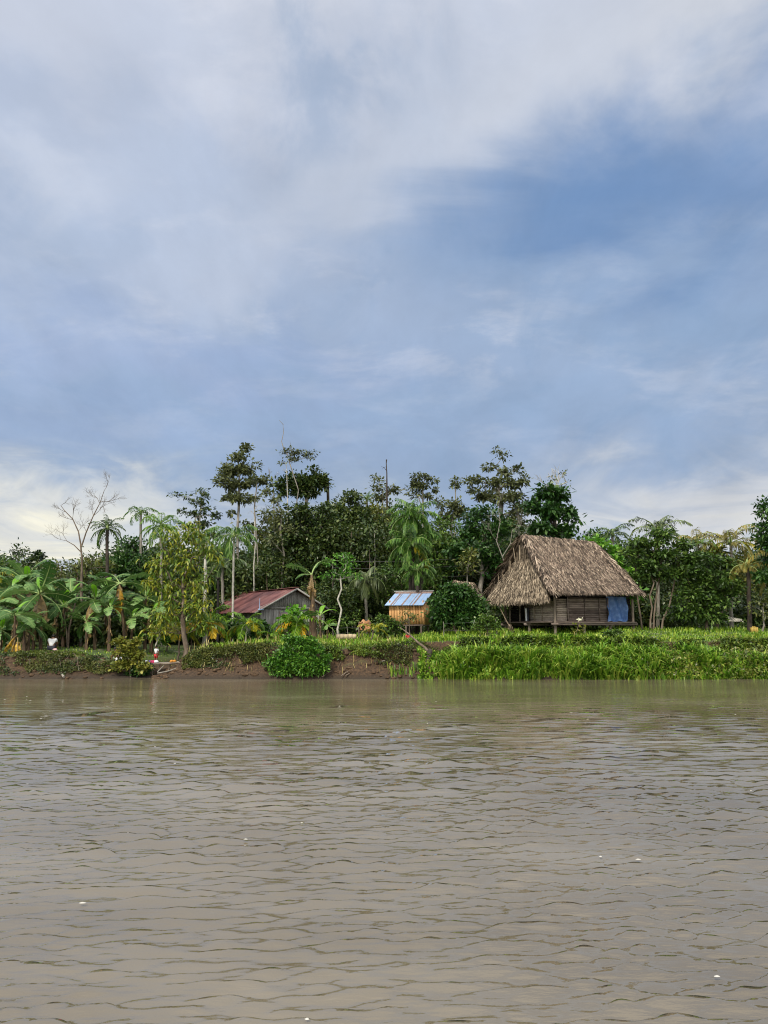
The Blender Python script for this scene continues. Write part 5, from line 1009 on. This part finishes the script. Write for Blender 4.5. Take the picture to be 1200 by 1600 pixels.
# ======================= people =========================================
def person(label, base, J, heights, rz=0, sc=1., hair=True, shirt='white', shorts='navy', shirtch=None):
    """J joints in local metres, X right, Y facing direction"""
    o = root('person', base, label, 'person', rz=rz); o.scale = (sc, sc, sc)
    V, E, Rd = [], [], []
    def chain(pts, start=None):
        prev = start
        for (p, r) in pts:
            V.append(p); Rd.append(r); i = len(V) - 1
            if prev is not None: E.append((prev, i))
            prev = i
        return prev
    pel = chain([(J['pelvis'], .125)]); wa = chain([(J['waist'], .115)], pel); ch = chain([(J['chest'], .145)], wa); nk = chain([(J['neck'], .055)], ch)
    hb = chain([(J['head0'], .075), (J['head1'], .095), (J['head2'], .06)], nk)
    for s in ('L', 'R'):
        hd = chain([(J['sho' + s], .062), (J['elb' + s], .042), (J['wri' + s], .028), (J['han' + s], .034)], ch); h = Vector(J['han' + s]); dv = (h - Vector(J['wri' + s])).normalized(); sd = dv.cross(Vector((0, 1, .2))).normalized()
        for q in range(4): f0 = h + dv * .05 + sd * (.027 * (q - 1.5)); chain([(tuple(f0), .011), (tuple(f0 + dv * (.05 - .008 * abs(q - 1.4)) + Vector((0, .012, 0))), .008)], hd)
        t0 = h + sd * .04 - dv * .01; chain([(tuple(t0), .012), (tuple(t0 + sd * .02 + dv * .035), .009)], hd)
        chain([(J['hip' + s], .09), (J['kne' + s], .058), (J['ank' + s], .038), (J['toe' + s], .03)], pel)
    def skin(name, V, E, Rd, mat, root_i=0, grow=0.):
        me = bpy.data.meshes.new(name); me.from_pydata([tuple(v) for v in V], E, []); me.materials.append(M[mat]); ob = link(name, me, o)
        md = ob.modifiers.new('skin', 'SKIN'); md.use_smooth_shade = True
        for i, v in enumerate(me.skin_vertices[0].data): v.radius = (Rd[i] + grow, Rd[i] + grow); v.use_root = (i == root_i)
        sb = ob.modifiers.new('sub', 'SUBSURF'); sb.levels = 1; sb.render_levels = 1; return ob
    skin('body', V, E, Rd, 'skin')
    # shirt: torso and short sleeves
    mixp = lambda a, b, t: tuple(Vector(a).lerp(Vector(b), t))
    sv = [J['waist'], J['chest'], mixp(J['chest'], J['neck'], .7), J['shoL'], mixp(J['shoL'], J['elbL'], .65), J['shoR'], mixp(J['shoR'], J['elbR'], .65), mixp(J['waist'], J['pelvis'], .6)]
    skin('shirt', sv, [(0, 1), (1, 2), (1, 3), (3, 4), (1, 5), (5, 6), (0, 7)], [.115, .145, .075, .065, .06, .065, .06, .125], shirt, 1, .018)
    pv = [J['pelvis'], J['hipL'], mixp(J['hipL'], J['kneL'], .7), J['hipR'], mixp(J['hipR'], J['kneR'], .7)]
    skin('shorts', pv, [(0, 1), (1, 2), (0, 3), (3, 4)], [.13, .095, .08, .095, .08], shorts, 0, .014)
    b = Buf(); c_ = np.array(J['head1']) + (np.array(J['head2']) - np.array(J['head1'])) * .35; sphere(b, c_ - np.array([0, .022, -.02]), (.1, .105, .105), 12, 8, 0, .03); part('hair', b, [M['hair']], o, smooth=True)
    b = Buf(); f = np.array(J['head1'])
    for s in (-1, 1): sphere(b, f + [s * .034, .088, .01], (.014, .01, .009), 8, 5, 0)
    sphere(b, f + [0, .1, -.018], (.014, .02, .02), 8, 5, 1); sphere(b, f + [0, .088, -.05], (.026, .012, .008), 8, 5, 1)
    for s in (-1, 1): sphere(b, f + [s * .094, 0, -.01], (.012, .02, .03), 6, 5, 1)
    part('face', b, [M['hair'], M['skin']], o, smooth=True); return o
STAND = dict(pelvis=(0, 0, .9), waist=(0, 0, 1.06), chest=(0, .01, 1.28), neck=(0, .01, 1.46), head0=(0, .02, 1.52), head1=(0, .03, 1.6), head2=(0, .02, 1.69), shoL=(-.18, 0, 1.38), elbL=(-.25, -.02, 1.12), wriL=(-.24, .1, .9), hanL=(-.23, .14, .84), shoR=(.18, 0, 1.38), elbR=(.25, -.02, 1.12), wriR=(.22, .16, 1.0), hanR=(.18, .22, 1.0),
             hipL=(-.09, 0, .85), kneL=(-.1, .03, .48), ankL=(-.1, 0, .08), toeL=(-.11, .14, .03), hipR=(.09, 0, .85), kneR=(.11, .03, .48), ankR=(.12, 0, .08), toeR=(.13, .14, .03))
SIT = dict(pelvis=(0, 0, .16), waist=(0, .04, .32), chest=(0, .12, .52), neck=(0, .2, .66), head0=(0, .25, .7), head1=(0, .3, .75), head2=(0, .33, .82), shoL=(-.18, .14, .6), elbL=(-.26, .26, .4), wriL=(-.16, .44, .34), hanL=(-.11, .5, .33), shoR=(.18, .14, .6), elbR=(.26, .26, .4), wriR=(.16, .44, .34), hanR=(.11, .5, .33),
           hipL=(-.1, .03, .15), kneL=(-.17, .4, .42), ankL=(-.13, .42, .07), toeL=(-.13, .56, .03), hipR=(.1, .03, .15), kneR=(.17, .4, .42), ankR=(.13, .42, .07), toeR=(.13, .56, .03))
def onground(px, Y, dz=0): q = W(px, 984, Y); return (q[0], Y, float(gz(q[0], Y)) + dz)
person('person in a white T-shirt squatting with their back to the river among the banana plants', onground(82, 40.8), SIT, 0, rz=.15, shirt='white')
b = Buf(); q = onground(88, 40.6); sphere(b, [q[0], q[1], q[2] + .07], (.13, .09, .07), 10, 7, 0, .1); tag(link('cloth_bundle', b.mesh('cloth_bundle', [M['rose']], smooth=True)), 'small pale bundle on the ground beside the squatting white-shirted person', 'bundle')
person('small dark-haired child in a white top and red shorts standing behind the landing', onground(246, 40.0), STAND, 0, rz=-.5 + math.pi, sc=.58, shirt='white', shorts='red')
person('person in pale clothing crouching behind the yellow-green shrub on the landing', onground(188, 38.2, .1), SIT, 0, rz=1.3, sc=.8, shirt='rose', shorts='white')
person('tiny figure in a red top sitting on the grass in front of the orange shed', onground(638, 40.2, .05), SIT, 0, rz=math.pi - .3, sc=.52, shirt='red', shorts='rose')
# ======================= light, sky, camera ===============================
w = bpy.data.worlds.new('World'); SC.world = w; w.use_nodes = True; nt = w.node_tree; nt.nodes.clear(); L = nt.links
wo = N(nt, 'ShaderNodeOutputWorld'); tc = N(nt, 'ShaderNodeTexCoord'); sx = N(nt, 'ShaderNodeSeparateXYZ'); L.new(tc.outputs['Generated'], sx.inputs[0])
def m_(op, a, b=None, c=None, clamp=False):
    n = nt.nodes.new('ShaderNodeMath'); n.operation = op; n.use_clamp = clamp
    for i, v in enumerate((a, b, c)):
        if v is None: continue
        if isinstance(v, (int, float)): n.inputs[i].default_value = v
        else: L.new(v, n.inputs[i])
    return n.outputs[0]
DG = 57.29578
az = m_('MULTIPLY', m_('ARCTAN2', sx.outputs[0], sx.outputs[1]), DG); el = m_('MULTIPLY', m_('ARCSINE', sx.outputs[2]), DG)
SP = [None]
def dirpx(px, py):
    p = W(px, py, 1000.) - [0, 0, EYE]; p = p / np.linalg.norm(p); return math.degrees(math.atan2(p[0], p[1])), math.degrees(math.asin(p[2]))
def noise(vec, s, det, rough=.55, dist=0.):
    n = N(nt, 'ShaderNodeTexNoise', i_Scale=float(s), i_Detail=float(det), i_Roughness=float(rough)); n.inputs['Distortion'].default_value = dist; L.new(vec, n.inputs['Vector']); return n
# coordinates on a cloud sheet so that clouds shorten towards the horizon
dz = m_('ADD', m_('MAXIMUM', sx.outputs[2], 0.0), .22)
cx = m_('DIVIDE', sx.outputs[0], dz); cy = m_('DIVIDE', sx.outputs[1], dz); cb = N(nt, 'ShaderNodeCombineXYZ'); L.new(cx, cb.inputs[0]); L.new(cy, cb.inputs[1])
mp = N(nt, 'ShaderNodeMapping'); mp.inputs['Rotation'].default_value = (0, 0, rad(28)); mp.inputs['Scale'].default_value = (1, .55, 1); L.new(cb.outputs[0], mp.inputs[0])
n1 = noise(mp.outputs[0], 1.3, 7, .6, .5); n2 = noise(mp.outputs[0], 4.5, 8, .62, .35); n3 = noise(cb.outputs[0], 2.2, 6, .55, .8)
wx = m_('MULTIPLY', m_('SUBTRACT', n1.outputs[0], .5), 26.); wy = m_('MULTIPLY', m_('SUBTRACT', n3.outputs[0], .5), 16.)
azw = m_('ADD', az, wx); elw = m_('ADD', el, wy)
def blob(px, py, rx, ry, rot=0., soft=1.):
    a, e = dirpx(px, py); k = 1 / 20.0; dx = m_('SUBTRACT', azw, a); dy = m_('SUBTRACT', elw, e); c, s = math.cos(rad(rot)), math.sin(rad(rot))
    X_ = m_('MULTIPLY', m_('ADD', m_('MULTIPLY', dx, c), m_('MULTIPLY', dy, s)), 1 / (rx * k)); Y_ = m_('MULTIPLY', m_('ADD', m_('MULTIPLY', dx, -s), m_('MULTIPLY', dy, c)), 1 / (ry * k))
    q = m_('ADD', m_('MULTIPLY', X_, X_), m_('MULTIPLY', Y_, Y_)); return m_('EXPONENT', m_('MULTIPLY', q, -soft))
def mixc(f, a, b):
    n = nt.nodes.new('ShaderNodeMix'); n.data_type = 'RGBA'
    if isinstance(f, (int, float)): n.inputs[0].default_value = f
    else: L.new(f, n.inputs[0])
    for i, v in ((6, a), (7, b)):
        if isinstance(v, tuple): n.inputs[i].default_value = c4(v)
        else: L.new(v, n.inputs[i])
    return n.outputs[2]
def sr(r, g, b): return tuple(((v / 255 + .055) / 1.055) ** 2.4 if v > 10 else v / 3294 for v in (r, g, b))
er = ramp(nt, [(0, sr(206, 209, 210)), (.06, sr(192, 202, 211)), (.16, sr(148, 171, 202)), (.26, sr(154, 176, 208)), (.42, sr(168, 186, 214)), (.6, sr(190, 200, 220)), (1., sr(212, 217, 228))])
L.new(m_('MULTIPLY', elw, 1 / 60.), er.inputs[0])
col = er.outputs[0]
sky = N(nt, 'ShaderNodeTexSky'); sky.sky_type = 'NISHITA'; sky.sun_disc = False; sky.sun_elevation = rad(SUN_EL); sky.sun_rotation = rad(SUN_AZ)
skc = nt.nodes.new('ShaderNodeMix'); skc.data_type = 'RGBA'; skc.blend_type = 'MULTIPLY'; skc.inputs[0].default_value = 1.; L.new(sky.outputs[0], skc.inputs[6]); skc.inputs[7].default_value = (.1, .1, .1, 1)
blue = mixc(.05, sr(112, 148, 192), skc.outputs[2])
def add(px, py, rx, ry, rot, amt, c, soft=1.):
    global col
    col = mixc(m_('MULTIPLY', blob(px, py, rx, ry, rot, soft), amt, clamp=True), col, c)
# wisps
mp2 = N(nt, 'ShaderNodeMapping'); mp2.inputs['Rotation'].default_value = (0, 0, rad(20)); mp2.inputs['Scale'].default_value = (1, 1.5, 1); L.new(cb.outputs[0], mp2.inputs[0])
w1 = noise(mp2.outputs[0], 2.6, 10, .6, .25); w2 = noise(mp.outputs[0], 3.4, 10, .58, .6)
def sstep(v, a, b): n = N(nt, 'ShaderNodeMapRange', n_1=a, n_2=b); n.interpolation_type = 'SMOOTHSTEP'; L.new(v, n.inputs[0]); return n.outputs[0]
hi = sstep(el, 8., 26.)
col = mixc(m_('MULTIPLY', m_('MULTIPLY', sstep(w1.outputs[0], .48, .64), .62), hi), col, sr(213, 218, 231))
col = mixc(m_('MULTIPLY', sstep(w2.outputs[0], .5, .36), .5), col, sr(140, 167, 201))
add(20, 800, 330, 55, 0, 1.0, sr(222, 224, 222)); add(10, 845, 260, 26, 0, .95, sr(250, 246, 226))
add(1150, 790, 260, 60, 0, .95, sr(214, 217, 222)); add(1120, 830, 260, 25, 0, .6, sr(228, 227, 222))
add(60, 205, 230, 55, 8, .75, sr(168, 184, 211)); add(90, 500, 330, 60, -4, .6, sr(158, 178, 213)); add(430, 580, 260, 45, -5, .45, sr(152, 174, 213)); add(100, 640, 400, 40, -3, .5, sr(152, 173, 208))
add(930, 320, 500, 125, -5, .85, blue); add(1000, 300, 330, 85, 3, .5, sr(104, 141, 192)); add(1120, 480, 330, 45, 0, .6, sr(138, 167, 203)); add(700, 640, 500, 50, 0, .5, sr(146, 173, 207)); add(760, 420, 300, 40, -10, .3, sr(150, 176, 208))
add(840, 130, 430, 75, 17, .85, sr(204, 211, 225)); add(520, 280, 240, 60, 38, .7, sr(198, 207, 224)); add(130, 280, 130, 38, 10, .55, sr(205, 212, 226)); add(60, 90, 260, 80, 0, .5, sr(206, 212, 226))
add(1130, 40, 200, 50, 10, .6, sr(214, 217, 224)); add(230, 400, 300, 70, 0, .45, sr(190, 201, 222))
# brightness
f = m_('MULTIPLY', m_('SUBTRACT', n2.outputs[0], .5), 1.6); fr = m_('ADD', 1.0, m_('MULTIPLY', f, .22))
f1 = m_('ADD', 1.0, m_('MULTIPLY', m_('SUBTRACT', n1.outputs[0], .5), .35)); amp = m_('MULTIPLY', fr, f1)
# unseen sky overhead and behind the camera, brightened to add light on the ground
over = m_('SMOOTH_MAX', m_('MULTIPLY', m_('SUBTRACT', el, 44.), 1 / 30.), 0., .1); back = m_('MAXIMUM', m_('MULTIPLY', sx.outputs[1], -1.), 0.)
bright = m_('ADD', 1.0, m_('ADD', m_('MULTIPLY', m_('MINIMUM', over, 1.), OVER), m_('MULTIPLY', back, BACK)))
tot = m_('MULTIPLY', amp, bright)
bwn = nt.nodes.new('ShaderNodeRGBToBW'); L.new(col, bwn.inputs[0]); bwc = N(nt, 'ShaderNodeCombineColor'); [L.new(bwn.outputs[0], bwc.inputs[q]) for q in range(3)]; col = mixc(.05, col, bwc.outputs[0])
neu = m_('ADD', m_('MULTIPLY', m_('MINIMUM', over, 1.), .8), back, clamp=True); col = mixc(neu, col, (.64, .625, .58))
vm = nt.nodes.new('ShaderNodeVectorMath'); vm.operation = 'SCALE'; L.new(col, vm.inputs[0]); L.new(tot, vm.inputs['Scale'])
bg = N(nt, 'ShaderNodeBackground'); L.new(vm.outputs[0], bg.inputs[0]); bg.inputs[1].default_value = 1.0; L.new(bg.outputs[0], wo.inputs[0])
ld = bpy.data.lights.new('sun', 'SUN'); ld.energy = SUN_E; ld.angle = rad(SUN_ANG); ld.color = (1, .92, .77); so = link('sun', ld)
e, a = rad(SUN_EL), rad(SUN_AZ); d = Vector((math.sin(a) * math.cos(e), math.cos(a) * math.cos(e), math.sin(e))); so.rotation_euler = d.to_track_quat('Z', 'Y').to_euler()
cd = bpy.data.cameras.new('camera'); cam = link('camera', cd, None, (0, 0, EYE)); cam.rotation_euler = (rad(90) + TH, 0, 0)
cd.sensor_fit = 'VERTICAL'; cd.sensor_height = 36; cd.lens = 36 * F / 1600; cd.clip_start = .1; cd.clip_end = 5000
SC.camera = cam
vs = SC.view_settings; vs.view_transform = 'Standard'; vs.look = 'None'; vs.exposure = EXPO; vs.gamma = 1; vs.use_curve_mapping = False
cy_ = SC.cycles; cy_.max_bounces = 6; cy_.diffuse_bounces = 3; cy_.glossy_bounces = 3; cy_.transmission_bounces = 4; cy_.transparent_max_bounces = 4
cy_.use_denoising = True; cy_.filter_width = 1.05; cy_.pixel_filter_type = 'BLACKMAN_HARRIS'; cy_.caustics_reflective = False; cy_.caustics_refractive = False
